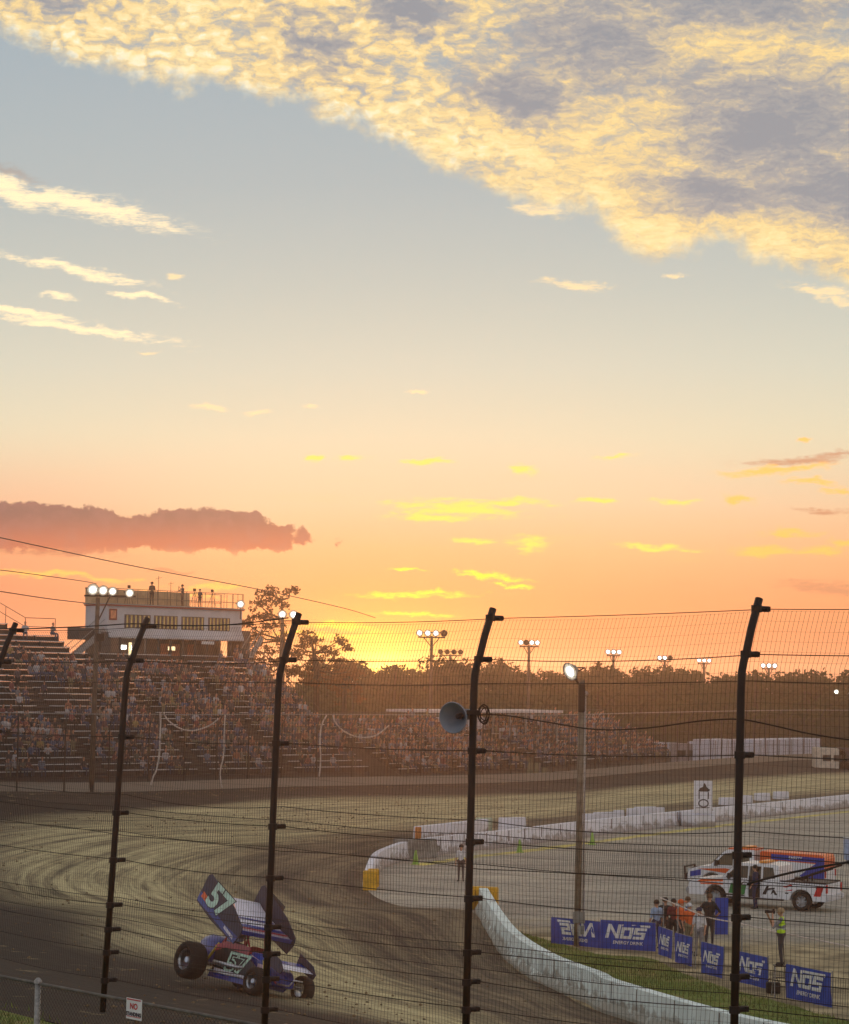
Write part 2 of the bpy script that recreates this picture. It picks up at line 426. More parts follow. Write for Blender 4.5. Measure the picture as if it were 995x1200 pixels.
me = bpy.data.meshes.new('dirt_track'); me.from_pydata([tuple(p) for p in vs_], [], fs_)
uvl = me.uv_layers.new(name='UVMap')
for lp in me.loops: uvl.data[lp.index].uv = uvs[lp.vertex_index]
for p in me.polygons: p.use_smooth = True
bm = bmesh.new(); bm.from_mesh(me); bmesh.ops.recalc_face_normals(bm, faces=bm.faces)
if sum(f.normal.z for f in bm.faces) < 0: bmesh.ops.reverse_faces(bm, faces=bm.faces)
bm.to_mesh(me); bm.free()
def _track(t, b):
    uv = V(t, t.nodes.new('ShaderNodeTexCoord').outputs['UV'])
    sp = t.nodes.new('ShaderNodeSeparateXYZ'); t.links.new(uv.s, sp.inputs[0]); u, v = V(t, sp.outputs[0]), V(t, sp.outputs[1])
    ob = V(t, t.nodes.new('ShaderNodeTexCoord').outputs['Object'])
    lines = noise(t, comb(t, u * 1.1, v * 30.0), 1.0, 5, 0.65, 0.3)
    lines2 = noise(t, comb(t, u * 1.4 + v * 3.0, v * 75.0), 1.0, 4, 0.6, 0.2)
    blot = noise(t, comb(t, u * 1.2, v * 4.0), 1.0, 4, 0.6)
    grain = noise(t, ob, 3.0, 5, 0.7)
    vv = v + (blot - 0.5) * 0.10 + (lines - 0.5) * 0.06
    # where the tan band lies across the track at every station
    lo = ramp(t, u / 17.0, [(p / 17.0, (q,) * 3) for p, q in ((0, .25), (4, .32), (5, .36), (6, .30), (7.2, .24), (8, .17), (9.5, .12), (10.5, .13), (11.5, .20), (12.3, .24), (13, .3), (15, .35))])
    hi = ramp(t, u / 17.0, [(p / 17.0, (q,) * 3) for p, q in ((0, .62), (2, .66), (4, .74), (6, .80), (7, .74), (7.8, .58), (8.5, .46), (9.1, .38), (10, .36), (11, .42), (11.5, .48), (12.1, .45), (12.7, .52), (13.5, .5))])
    tan = (vv - lo).ss(-0.05, 0.09) * (hi - vv).ss(-0.05, 0.07)
    tan = tan * (0.78 + (lines2 - 0.5) * 2.2 + (lines - 0.5) * 1.8).clamp()
    c_dark = mix(t, lines2, rgb(40, 37, 34), rgb(66, 61, 54))
    c_in = mix(t, (lines * 0.7 + grain * 0.3).ss(0.38, 0.66), rgb(68, 63, 56), rgb(132, 122, 98))
    c_tan = mix(t, (lines2 * 0.5 + grain * 0.5).ss(0.3, 0.7), rgb(152, 143, 108), rgb(212, 202, 156))
    c = mix(t, (vv - hi).ss(-0.03, 0.06), c_in, c_dark)
    c = mix(t, tan, c, c_tan)
    clump = noise(t, ob, 0.9, 5, 0.7)
    c = mix(t, clump.ss(0.60, 0.70) * 0.45, c, rgb(196, 178, 132))
    rut = noise(t, comb(t, u * 2.2 - v * 2.0, v * 150.0), 1.0, 3, 0.6, 0.15)
    c = mix(t, rut.ss(0.56, 0.66) * 0.45, c, rgb(58, 50, 42))
    t.links.new(c.s, b.inputs['Base Color'])
    b.inputs['Roughness'].default_value = 0.9
    nodes_bump(t, b, lines * 0.5 + lines2 * 0.5 + grain * 0.4, 0.9, 0.22)
me.materials.append(ground_mat('track_clay', _track))
o = bpy.data.objects.new('dirt_track', me); COL.objects.link(o); tag(o, kind='structure')
TRK = o
# skirt of earth outside the far wall
sk = MB()
prev = None
for i in range(0, 12 * 8 + 1):
    u = i / 8; a, b = cr(IN, u), cr(OUT, u); d = (b - a).normalized(); d.z = 0
    row = [Vector((b.x, b.y, b.z - .01)), b + d * 4 - Vector((0, 0, .03)), Vector((b.x, b.y, 0)) + d * 14 - Vector((0, 0, .2))]
    if prev:
        for k in range(2): sk.quad([prev[k], prev[k + 1], row[k + 1], row[k]])
    prev = row
dirt_m = mat('packed_earth', rgb(92, 80, 64), 0.95, 0, 0.2, 0.4, coord='Object')
tag(sk.build('earth_berm', dirt_m, weld=True, smooth=True), kind='structure')

# infield
def _inf(t, b):
    p = V(t, t.nodes.new('ShaderNodeTexCoord').outputs['Object'])
    n = noise(t, p, 0.12, 5, 0.6); n2 = noise(t, p, 2.5, 5, 0.7)
    sw = noise(t, mapping(t, p, rot=(0, 0, R(-28)), scale=(0.05, 0.9, 1)), 1.0, 5, 0.65, 0.4)
    c = ramp(t, n * 0.35 + n2 * 0.3 + sw * 0.35, [(0.38, rgb(116, 114, 106)), (0.5, rgb(160, 156, 144)), (0.62, rgb(200, 194, 174))])
    mud = ramp(t, noise(t, p, 0.5, 4, 0.6), [(0.4, rgb(122, 112, 88)), (0.6, rgb(182, 168, 132))])
    skid = noise(t, mapping(t, p, rot=(0, 0, R(20)), scale=(0.06, 1.6, 1)), 1.0, 4, 0.6, 1.2)
    c = mix(t, skid.ss(0.56, 0.64) * 0.4, c, rgb(92, 92, 92))
    sp = t.nodes.new('ShaderNodeSeparateXYZ'); t.links.new(p.s, sp.inputs[0]); Y = V(t, sp.outputs[1]); X = V(t, sp.outputs[0])
    f = (96.0 - Y + (n - 0.5) * 24.0 - X * 0.35).ss(-3, 5)
    c = mix(t, f, c, mud)
    t.links.new(c.s, b.inputs['Base Color'])
    nodes_bump(t, b, n2, 0.4, 0.03)
poly = [cr(IN, i / 6) for i in range(6, 16 * 6 + 1)]
bm = bmesh.new(); z0 = 0.004
vsn = [bm.verts.new((p.x, p.y, z0)) for p in poly] + [bm.verts.new((140, 54, z0)), bm.verts.new((140, 205, z0))]
f_ = bm.faces.new(vsn); bmesh.ops.triangulate(bm, faces=[f_]); bmesh.ops.recalc_face_normals(bm, faces=bm.faces)
if sum(f.normal.z for f in bm.faces) < 0: bmesh.ops.reverse_faces(bm, faces=bm.faces)
me = bpy.data.meshes.new('infield_ground'); bm.to_mesh(me); bm.free(); me.materials.append(ground_mat('infield_surface', _inf))
tag(link := bpy.data.objects.new('infield_ground', me), kind='structure'); COL.objects.link(link)
# worn yellow line along the pit wall
yl = MB(); ylp = [at(x, y) for x, y in ((487, 1014), (530, 1008), (565, 1003), (608, 998.5), (700, 986.5), (780, 976), (860, 966), (995, 951), (1200, 925))]
def strip(mb, pts, w, z, seg=8, mi=0, wob=0.0):
    pr = None; n = len(pts)
    for i in range((n - 1) * seg + 1):
        u = i / seg; p = cr(pts, min(u, n - 1)); q = cr(pts, min(u + .02, n - 1)) - cr(pts, max(u - .02, 0)); q.z = 0; q.normalize()
        s_ = Vector((-q.y, q.x, 0)) * w * (0.5 + rnd.uniform(-wob, wob))
        r_ = [Vector((p.x, p.y, z)) + s_, Vector((p.x, p.y, z)) - s_]
        if pr: mb.quad([pr[0], pr[1], r_[1], r_[0]], mi)
        pr = r_
strip(yl, ylp, 0.9, 0.009, 8, 0, 0.08)
tag(yl.build('painted_yellow_line', mat('worn_yellow_paint', rgb(196, 184, 88), 0.8, 0, 0.3, 0.8, c2=rgb(150, 146, 110)), weld=True), kind='structure')
# grass verge inside the near wall
wallN = [at(x, y) for x, y in ((561, 1067), (579, 1100), (600, 1127), (640, 1154), (693, 1176), (722, 1190))] + [Vector((8.6, 62, 0)), Vector((12, 58.5, 0)), Vector((20, 54.5, 0)), Vector((38, 49, 0))]
wn = [at(610, 1093, 0), at(640, 1101), at(700, 1118), at(760, 1123), at(800, 1140), at(850, 1158), at(905, 1172), at(990, 1196), at(1100, 1225)]
vg = MB(); n = 60; pr = None
for i in range(n + 1):
    a = cr(wallN, 1.3 + (len(wallN) - 2.6) * i / n); b = cr(wn, (len(wn) - 1) * i / n); row = []
    for k in range(7):
        p = a.lerp(b, k / 6); row.append(Vector((p.x + rnd.uniform(-.1, .1), p.y + rnd.uniform(-.1, .1), 0.012)))
    if pr:
        for k in range(6): vg.quad([pr[k], pr[k + 1], row[k + 1], row[k]])
    pr = row
def _gr(t, b):
    p = V(t, t.nodes.new('ShaderNodeTexCoord').outputs['Object'])
    n = noise(t, p, 0.45, 5, 0.65); n2 = noise(t, p, 5, 4, 0.7)
    c = ramp(t, n * 0.6 + n2 * 0.4, [(0.38, rgb(74, 96, 38)), (0.5, rgb(102, 122, 54)), (0.62, rgb(146, 132, 84))])
    t.links.new(c.s, b.inputs['Base Color']); nodes_bump(t, b, n2, 0.6, 0.05)
grass_m = ground_mat('mown_grass', _gr)
tag(vg.build('grass_verge', grass_m, weld=True), kind='structure')
# grass terrace below the spectator side
tr = MB(); ol = [OUT[12], OUT[13], OUT[14], OUT[15], OUT[16], OUT[17]]
off = []
for i in range(41):
    u = 5 * i / 40; p = cr(ol, u); q = cr(ol, min(u + .05, 5)) - cr(ol, max(u - .05, 0)); q.z = 0; q.normalize(); off.append((p, Vector((q.y, -q.x, 0)) * -1))
near_dir = Vector((-.62, -.78, 0))
pr = None
for p, nn in off:
    row = [Vector((p.x, p.y, 4.95)) + near_dir * d for d in (0.7, 3, 6, 12, 40, 90)]
    if pr:
        for k in range(5): tr.quad([pr[k], pr[k + 1], row[k + 1], row[k]])
    pr = row
tag(tr.build('grass_terrace', grass_m, weld=True), kind='structure')
def zt(x, y):           # height of the track under a point
    best = None
    from mathutils.bvhtree import BVHTree
    global _bvh
    if '_bvh' not in globals():
        _bvh = BVHTree.FromPolygons([v.co for v in TRK.data.vertices], [p.vertices for p in TRK.data.polygons])
    h = _bvh.ray_cast(Vector((x, y, 50)), Vector((0, 0, -1)))
    return (h[0].z if h[0] else 0.0), (h[1] if h[0] else Vector((0, 0, 1)))
def hit_track(px, py):
    zt(0, 0); h = _bvh.ray_cast(C0, ray(px, py)); return h[0]
# blades of grass along verge and terrace
gb = MB()
gr = random.Random(3)
def blade(p, h):
    a = gr.uniform(0, 6.28); d = Vector((math.cos(a), math.sin(a), 0)); l = Vector((gr.uniform(-.5, .5), gr.uniform(-.5, .5), 0)) * h
    gb.quad([p - d * .012, p + d * .012, p + l + Vector((0, 0, h))])
for _ in range(9000):
    i = gr.uniform(1.4, len(wallN) - 2.2); a = cr(wallN, i); b = cr(wn, (len(wn) - 1) * (i - 1.3) / (len(wallN) - 2.6)); p = a.lerp(b, gr.uniform(0.03, .97))
    p.z = 0.01; blade(p, gr.uniform(.05, .16))
for _ in range(9000):
    p, q = off[gr.randrange(3, 22)]; p = p + near_dir * gr.uniform(.8, 7) + Vector((gr.uniform(-.5, .5), gr.uniform(-.5, .5), 0)); p.z = 4.95; blade(p, gr.uniform(.04, .12))
tag(gb.build('grass', mat('grass_blades', rgb(104, 116, 46), 0.8, 0, 0.3, 0.7)), 'short green and straw coloured grass beside the white wall', 'grass', kind='stuff')
# ================================================================== concrete walls
def wall_mesh(pts, h, th, seg=6, foot=0.12, jag=0.0):
    """low barrier with a flared foot; pts are the face line, thickness goes to the left of travel"""
    mb = MB(); pr = None; n = len(pts)
    for i in range((n - 1) * seg + 1):
        u = min(i / seg, n - 1); p = cr(pts, u); q = cr(pts, min(u + .03, n - 1)) - cr(pts, max(u - .03, 0)); q.z = 0; q.normalize()
        s_ = Vector((-q.y, q.x, 0)); hh = h(u) if callable(h) else h
        j = rnd.uniform(-jag, jag)
        row = [p - s_ * (foot + j) - Vector((0, 0, .25)), p - s_ * (foot + j) + Vector((0, 0, .1)), p - s_ * .02 + Vector((0, 0, .3)), p + Vector((0, 0, hh)), p + s_ * th + Vector((0, 0, hh)), p + s_ * (th + foot) - Vector((0, 0, .25))]
        if pr:
            for k in range(5): mb.quad([pr[k], pr[k + 1], row[k + 1], row[k]])
        else: mb.quad(row)
        pr = row
    mb.quad(pr[::-1])
    return mb
def _wallmat(name, seam):
    def f(t, b):
        p = V(t, t.nodes.new('ShaderNodeTexCoord').outputs['Object'])
        sp = t.nodes.new('ShaderNodeSeparateXYZ'); t.links.new(p.s, sp.inputs[0]); Z = V(t, sp.outputs[2])
        n = noise(t, p, 1.4, 5, 0.7); n2 = noise(t, mapping(t, p, scale=(1, 1, .15)), 3.0, 4, 0.6)
        dirt = (0.55 - Z + (n - 0.5) * 1.6).ss(0.0, 0.35)
        sc_n = noise(t, mapping(t, p, scale=(.5, .5, 3.0)), 1.1, 5, 0.75)
        c = mix(t, n2.ss(0.35, 0.75) * 0.3, seam, rgb(160, 164, 158))
        c = mix(t, sc_n.ss(0.58, 0.68) * 0.4, c, rgb(112, 110, 104))
        c = mix(t, dirt * 0.7, c, rgb(108, 98, 78))
        t.links.new(c.s, b.inputs['Base Color']); nodes_bump(t, b, n, 0.3, 0.03)
    return ground_mat(name, f)
wall_mat = _wallmat('whitewashed_concrete', rgb(228, 244, 242))
wall_mat2 = _wallmat('pale_concrete', rgb(234, 236, 246))
# near infield wall (its right end is nearest)
w1 = thing('infield_wall', wallN[0], 'long curving whitewashed infield wall with mud splashed foot below the blue banners', 'wall')
wb = wall_mesh([p - wallN[0] for p in wallN], 0.92, 0.35, 8, 0.16, 0.03)
body = wb.build('barrier', wall_mat, w1, weld=True)
jt = MB()
for i in range(1, 30):
    u = i * .29
    if u > len(wallN) - 1.1: break
    p = cr(wallN, u) - wallN[0]; q = cr(wallN, u + .03) - cr(wallN, u - .03); q.z = 0; q.normalize(); s_ = Vector((-q.y, q.x, 0)); a = math.atan2(q.y, q.x)
    jt.quad([p - q * .02 - s_ * .03 + Vector((0, 0, .32)), p + q * .02 - s_ * .03 + Vector((0, 0, .32)), p + q * .02 - s_ * .012 + Vector((0, 0, .9)), p - q * .02 - s_ * .012 + Vector((0, 0, .9))])
    jt.quad([p - q * .02 - s_ * .01 + Vector((0, 0, .925)), p + q * .02 - s_ * .01 + Vector((0, 0, .925)), p + q * .02 + s_ * .34 + Vector((0, 0, .925)), p - q * .02 + s_ * .34 + Vector((0, 0, .925))])
jt.build('joint', mat('wall_joint', rgb(120, 122, 116), .9), w1)
# yellow crash pad at its tip
d0 = (wallN[0] - wallN[1]).normalized()
cp = MB(); cp.box((.1, 0.5, .5), (1.15, .4, .85)); cp.box((-.4, .15, .42), (.36, .4, .8)); cp.box((0.4, .2, .55), (.4, .25, .5))
o = cp.build('crash_pad', yellow_p, w1, bevel=.04); o.rotation_euler[2] = -.25
for k in range(4):
    pass
# pit wall: curve + straight
pw = [at(x, y) for x, y in ((434, 1043), (443, 1021), (460, 1012), (480, 1006), (504, 1003), (555, 997), (608, 991), (700, 979), (850, 962))] + [Vector((34, 186, 0)), Vector((50, 214, 0))]
w2 = thing('pit_wall', pw[0], 'pale pit wall curling round at its tip by the track opening', 'wall')
wall_mesh([p - pw[0] for p in pw[:5]], lambda u: 0.78 + .04 * u, .3, 8).build('curved_end', wall_mat2, w2, weld=True)
wall_mesh([p - pw[0] for p in pw[4:]], 0.95, .3, 8).build('straight_run', wall_mat2, w2, weld=True)
mb = MB(); mb.box((-.02, 0.02, .42), (.62, .5, .86)); mb.box((.12, .42, .5), (.5, .4, .8)); mb.build('end_pad', yellow_p, w2, bevel=.03)
o = MB().box((0, 0, .5), (2.3, .6, 1.0)).box((1.2, -.1, .5), (.3, .35, .3)).build('buffer_block', mat('grey_buffer', rgb(136, 140, 136), .8, 0, .2, 2), w2, bevel=.04)
o.location = at(486, 1006) - pw[0] + Vector((0, .1, 0)); o.rotation_euler[2] = R(25)
# joints in the straight run (thin dark slots proud of the face)
jt = MB()
for i in range(1, 24):
    u = 4 + i * 0.26; p = cr(pw, u) - pw[0]; q = cr(pw, u + .03) - cr(pw, u - .03); a = math.atan2(q.y, q.x)
    jt.box(p + Vector((math.sin(a) * .03, -math.cos(a) * .03, .62)), (.04, .03, .6), rot=Matrix.Rotation(a, 3, 'Z'))
jt.build('joint', mat('joint_grey', rgb(110, 108, 108), .9), w2)
# second wall on the track side with an orange capped end
tw = [at(492, 990), at(530, 985.5), at(572, 980)]
w3 = thing('track_side_wall', tw[0], 'short tall white barrier run behind the curling pit wall', 'wall')
wall_mesh([p - tw[0] for p in tw], 1.02, .4, 5).build('barrier', wall_mat2, w3, weld=True)
MB().box((-.1, .1, .5), (.35, .6, 1.0)).build('orange_cap', mat('orange_plastic', rgb(206, 130, 60), .6), w3, bevel=.03)
jt = MB()
for t_ in (.25, .5, .75):
    p = tw[0].lerp(tw[2], t_) - tw[0]; q = tw[2] - tw[0]; a = math.atan2(q.y, q.x)
    jt.box(p + Vector((math.sin(a) * .03, -math.cos(a) * .03, .66)), (.05, .03, .66), rot=Matrix.Rotation(a, 3, 'Z'))
jt.build('joint', MATS['joint_grey'], w3)
o = MB().box((0, 0, .5), (1.0, .4, 1.1)).build('end_block', mat('pale_green_panel', rgb(190, 204, 180), .8), w3, bevel=.03); o.location = at(567, 979) - tw[0]
# loose concrete blocks between the two walls
blk0 = None
for i, (px, py, w, h) in enumerate(((600, 985, 1.75, 1.35), (692, 969, 1.6, .85), (708, 967, 1.6, .85), (725, 964.5, .7, .85), (741, 964, .8, .95), (756, 962, 1.7, .95), (772, 960, .8, .8), (852, 948, 1.4, .85), (872, 946, 1.4, .9), (893, 943, 1.4, .9), (915, 941, 1.4, .9))):
    p = at(px, py)
    lab = ['tall pale concrete block standing just past the orange capped barrier', 'low white concrete block, first of the pair facing the pole', 'low white concrete block, second of the pair facing the pole', 'narrow white concrete stub next to the two low blocks',
           'narrow white block before the longer block near the tyre pile', 'longer white block between two narrow stubs near the tyre pile', 'small white block nearest the tyre pile',
           'white block behind the wall, closest to the emblem sign', 'white block behind the wall, second past the emblem sign', 'white block behind the wall, third past the emblem sign', 'white block behind the wall, farthest past the emblem sign'][i]
    mb = MB(); mb.prism([(-.35, 0), (.35, 0), (.2, .3), (.14, 1), (-.14, 1), (-.2, .3)], -.5, .5, axis='x')
    o = mb.build('concrete_block', wall_mat2, None, bevel=.02); o.location = p; o.scale = (w, .9, h); o.rotation_euler[2] = R(30)
    tag(o, lab, 'barrier', 'concrete blocks behind the pit wall')
# outer wall along the far straight, near side wall carrying the fence
ow = [cr(OUT, u) for u in [x * .5 for x in range(3, 20)]][::-1]
w4 = thing('outer_wall', ow[0], 'long low pale outer wall at the foot of the grandstands', 'wall')
far_wall_m = _wallmat('outer_wall_concrete', rgb(206, 198, 190))
mb = wall_mesh([p - ow[0] for p in ow], .6, .3, 5, .05); mb.build('barrier', far_wall_m, w4, weld=True)
nw = [cr(OUT, u) for u in [9.5 + x * .25 for x in range(0, 30)]]
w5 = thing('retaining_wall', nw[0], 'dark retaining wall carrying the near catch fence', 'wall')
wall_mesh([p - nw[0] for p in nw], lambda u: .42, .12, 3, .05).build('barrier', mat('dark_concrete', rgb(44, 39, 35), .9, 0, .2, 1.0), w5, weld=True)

# ================================================================== near catch fence
EY = Vector((0, 0, EYE))
s_px = {-1: 83.0, 0: 91.0, 1: 99.5, 2: 109.0, 3: 120.0, 4: 132.0}
x_px = {-1: -14, 0: 140, 1: 323, 2: 554, 3: 866, 4: 1290}
nrm = Vector((.62, .78, 0))
fp = {}
for k in s_px:
    D = F / s_px[k]; q = atd(x_px[k], 790, D); fp[k] = Vector((q.x, D, 0))
lean = {0: .045, 1: .02, 2: .008, 3: .012, -1: .05, 4: .012}
dzs = {-1: -.1, 0: -.06, 1: -.03, 2: 0, 3: .08, 4: .12}
ARM = .27
def post_path(k):
    b = fp[k]; L = lean[k]; dz = dzs[k]; pts = []
    for z, off in ((-4.3, 0), (-2, 0), (-.2, 0), (0.0, .01), (.1, .04), (.2, .09), (.42, .17), (.72, ARM + .04)):
        pts.append(Vector((b.x + L * (z + 2) * 1.0, b.y, EYE + z + dz)) + nrm * off)
    return pts
CL = [.62, .17, -.81, -1.78, -2.38, -2.95, -3.26, -3.55, -3.9]
def on_post(k, z):
    pts = post_path(k); zz = EYE + z + dzs[k]
    for a, b in zip(pts, pts[1:]):
        if a.z <= zz <= b.z: return a.lerp(b, (zz - a.z) / (b.z - a.z))
    return pts[-1] if zz > pts[-1].z else pts[0]
fence = thing('catch_fence', (fp[0].x, fp[0].y, 5.4), 'tall wire mesh catch fence with dark bent top posts in front of the track', 'fence')
F0 = fence.location.copy()
for k in s_px:
    mb = MB(); mb.tube([p - F0 for p in post_path(k)], .040, 12, 0)
    po = mb.build('post', steel_dark, fence, smooth=True)
    for z in CL:
        q = on_post(k, z) - F0; out = Vector((.72, .55, 0)).normalized()
        c = MB(); c.tube([q + out * .03, q + out * .17], .03, 8); c.box(q + out * .14, (.07, .07, .05)); c.tube([q - Vector((.0, .0, .035)), q + Vector((0, 0, .035))], .054, 10)
        c.build('clip', steel_dark, po)
ks = sorted(s_px)
def span(z, sag, off=.15, r=.008, u0=-1, u1=4, n=14):
    pts = []
    o_ = Vector((.72, .55, 0)).normalized() * off
    for a in range(u0, u1):
        A = on_post(a, z) + o_ if z < .62 else on_post(a, z) + o_; B = on_post(a + 1, z) + o_
        for i in range(n): 
            t = i / n; p = A.lerp(B, t); p.z -= sag * 4 * t * (1 - t) * (1 + .5 * math.sin(a * 3 + z * 7)); pts.append(p - F0)
    pts.append(B - F0); return pts
for i, z in enumerate(CL):
    MB().tube(span(z, .03 if z < .5 else .015), .0052 if z < .5 else .0045, 5).build('cable', wire_m, fence)
for z, sg in ((-.09, .02), (-1.55, .05), (-2.07, -.02)):
    MB().tube(span(z, sg, .13), .0045, 4).build('cable', wire_m, fence)
# welded mesh: 5 x 10 cm cells, gentle waves, drawn as wire
def mesh_row(zf):                       # zf in metres relative to eye; returns function of u in [-1,4)
    def f(u):
        a = max(-1, min(3, math.floor(u))); t = u - a
        A, B = on_post(a, zf), on_post(a + 1, zf); p = A.lerp(B, t)
        o_ = Vector((.72, .55, 0)).normalized() * (.12 + .03 * math.sin(u * 9 + zf * 2) * (1 if zf < .1 else .4))
        p = p + o_; p.z -= .03 * 4 * t * (1 - t); return p - F0
    return f
zs = [z * .1 + .001 for z in range(-40, 7)]
rows = {z: mesh_row(z) for z in zs}
wr = MB(); WR = .0019
ulist = []
for a in range(-1, 4):
    L = (fp[a + 1] - fp[a]).length; n = int(L / .0508)
    ulist += [a + i / n for i in range(n)]
vz = [-3.9, -3.2, -2.4, -1.6, -.8, -.1, .05, .2, .4, .61]
vf = {z: mesh_row(z) for z in vz}
for u in ulist:
    wr.tube([vf[z](u) for z in vz], WR, 3, cap=False)
for z in zs:
    wr.tube([rows[z](-1 + i / 8) for i in range(0, 40)], WR * .6, 3, cap=False)
wr.build('wire_mesh', wire_m, fence)
# overlap bands where two rolls meet (twice as many uprights)
ob = MB()
for lo, hi in ((-2.02, -1.70), (-3.12, -2.86)):
    fs = [mesh_row(lo), mesh_row(hi)]
    for u in ulist:
        ob.tube([fs[0](u + .008), fs[1](u + .008)], WR * 1.1, 3, cap=False)
    for z in (lo, hi): ob.tube([mesh_row(z)(-1 + i / 8) for i in range(0, 40)], .004, 4)
ob.build('mesh_overlap', wire_m, fence)

# chain link fence nearest to us with the small sign
cl0, cl1 = atd(0, 1144, 27.2), atd(300, 1201, 23.8)
cdir = (cl1 - cl0); cl_a = cl0 - cdir * .35; cl_b = cl1 + cdir * 1.3
clf = thing('chain_link_fence', (cl0.x, cl0.y, 4.95), 'low grey chain link fence with a pipe top rail over grass', 'fence')
C1 = clf.location.copy(); ztop = lambda t: (cl_a.z + (cl_b.z - cl_a.z) * t)
mb = MB(); mb.tube([cl_a - C1, cl_b - C1], .019, 8); mb.build('top_rail', mat('weathered_rail', rgb(96, 95, 90), .7, .2, .2, 9), clf, smooth=True)
for px in (50, 330):
    t = ((px / 300) * 1.0 + .35) / 2.65; p = cl_a.lerp(cl_b, t) - C1
    mb = MB(); mb.tube([(p.x, p.y, -.1), (p.x, p.y, p.z + .02)], .034, 10); mb.lathe([(.045, 0), (.045, .03), (.02, .06), (0, .065)], (p.x, p.y, p.z), 10); mb.build('post', galv, clf, smooth=True)
mb = MB(); Lc = (cl_b - cl_a).length; d = (cl_b - cl_a).normalized(); H = 1.1; n = int(Lc / .06)
for i in range(-18, n):
    for sg in (1, -1):
        s0 = i * .06 if sg > 0 else i * .06 + H * .98
        s0, s1 = (i * .06, i * .06 + H) if sg > 0 else (i * .06 + H, i * .06)
        pts = []
        lo_, hi_ = 0.0, 1.0
        P0 = cl_a + d * s0; P1 = cl_a + d * s1
        a = P0 - Vector((0, 0, .01)); b = P1 - Vector((0, 0, H))
        mb.tube([a - C1, b - C1], .0022, 3, cap=False)
mb.build('chain_mesh', wire_m, clf)
ps = min((cl_a.lerp(cl_b, k / 800) for k in range(801)), key=lambda p: abs(497.5 + F * (CM.inverted() @ p).x / -(CM.inverted() @ p).z - 160))
sg = thing('fence_sign', (ps.x - .02, ps.y - .05, ps.z - .085), 'small white no standing sign wired to the chain link rail', 'sign')
M = frame((0, 0, 0), d, Vector((-d.y, d.x, 0)), Vector((0, 0, 1)))
MB().box((0, 0, .02), (.27, .006, .215)).build('panel', white_p, sg, M=M)
Mt = frame(Vector((0, 0, 0)) - M.col[1].to_3d() * .006, d, Vector((0, 0, 1)), -M.col[1].to_3d())
red_m = mat('sign_red', rgb(196, 30, 44), .5); navy = mat('sign_navy', rgb(24, 28, 52), .5)
place_mesh(text_mesh('NO', .085, .003), 'lettering', Mt @ Matrix.Translation((0, .045, 0)), red_m, sg)
place_mesh(text_mesh('STANDING', .053, .003), 'lettering', Mt @ Matrix.Translation((0, -.035, 0)), navy, sg)
MB().box((0, -.006, .115), (.24, .002, .012)).box((0, -.006, -.06), (.24, .002, .006)).build('red_border', red_m, sg, M=M)

# ================================================================== far catch fence on the outer wall
cum = [0]; samp = [cr(OUT, 1.2 + i * .04) for i in range(0, 200)]
for a, b in zip(samp, samp[1:]): cum.append(cum[-1] + (b - a).length)
def arc(sv):
    for i in range(len(cum) - 1):
        if cum[i] <= sv <= cum[i + 1]: return samp[i].lerp(samp[i + 1], (sv - cum[i]) / (cum[i + 1] - cum[i]))
    return samp[-1]
ff = thing('far_catch_fence', samp[60], 'distant catch fence of grey posts and cables along the outer wall', 'fence')
FF0 = ff.location.copy(); ffm = mat('weathered_steel', rgb(70, 62, 58), .6, .3)
fh = 5.1; nP = int(cum[-1] / 3.1); pA = []
for i in range(nP):
    p = arc(i * 3.1); t = (arc(min(i * 3.1 + .5, cum[-1])) - p).normalized(); out = Vector((-t.y, t.x, 0))
    if out.y < 0: out = -out
    p = p + out * .2; pA.append((p, out))
    MB().tube([p - FF0, p + Vector((0, 0, fh - .8)) - FF0, p - out * .5 + Vector((0, 0, fh)) - FF0], .055, 6).build('post', ffm, ff, smooth=True)
for z, m_, r_ in ((.9, ffm, .012), (1.6, ffm, .012), (2.4, ffm, .012), (3.3, ffm, .012), (4.2, ffm, .014), (5.1, galv, .035)):
    pts = []
    for i, (p, o_) in enumerate(pA): pts.append(p + Vector((0, 0, z)) - o_ * (.5 if z > 4.5 else 0) - FF0)
    MB().tube(pts, r_, 4).build('cable', m_, ff)
def _mesh(t, b):
    uvn = V(t, t.nodes.new('ShaderNodeTexCoord').outputs['UV']); sp = t.nodes.new('ShaderNodeSeparateXYZ'); t.links.new(uvn.s, sp.inputs[0])
    a = None
    for s_ in (V(t, sp.outputs[0]), V(t, sp.outputs[1])):
        q = (s_ * 20.0)._m('FRACT')._m('LESS_THAN', 0.075); a = q if a is None else a.max(q)
    t.links.new(a.s, b.inputs['Alpha']); b.inputs['Base Color'].default_value = rgb(80, 74, 70)
mm = ground_mat('wire_cloth', _mesh)
me = bpy.data.meshes.new('wire_mesh'); vs2, fs2, uv2 = [], [], []; acc = 0
for i, (p, o_) in enumerate(pA):
    acc = i * 3.1
    for z in (0.5, 4.3): vs2.append(tuple(p + Vector((0, 0, z)) - FF0)); uv2.append((acc, z))
fs2 = [(2 * i, 2 * i + 1, 2 * i + 3, 2 * i + 2) for i in range(len(pA) - 1)]
me.from_pydata(vs2, [], fs2); ul = me.uv_layers.new(name='UVMap')
for lp in me.loops: ul.data[lp.index].uv = uv2[lp.vertex_index]
me.materials.append(mm); o = bpy.data.objects.new('wire_mesh', me); COL.objects.link(o); o.parent = ff
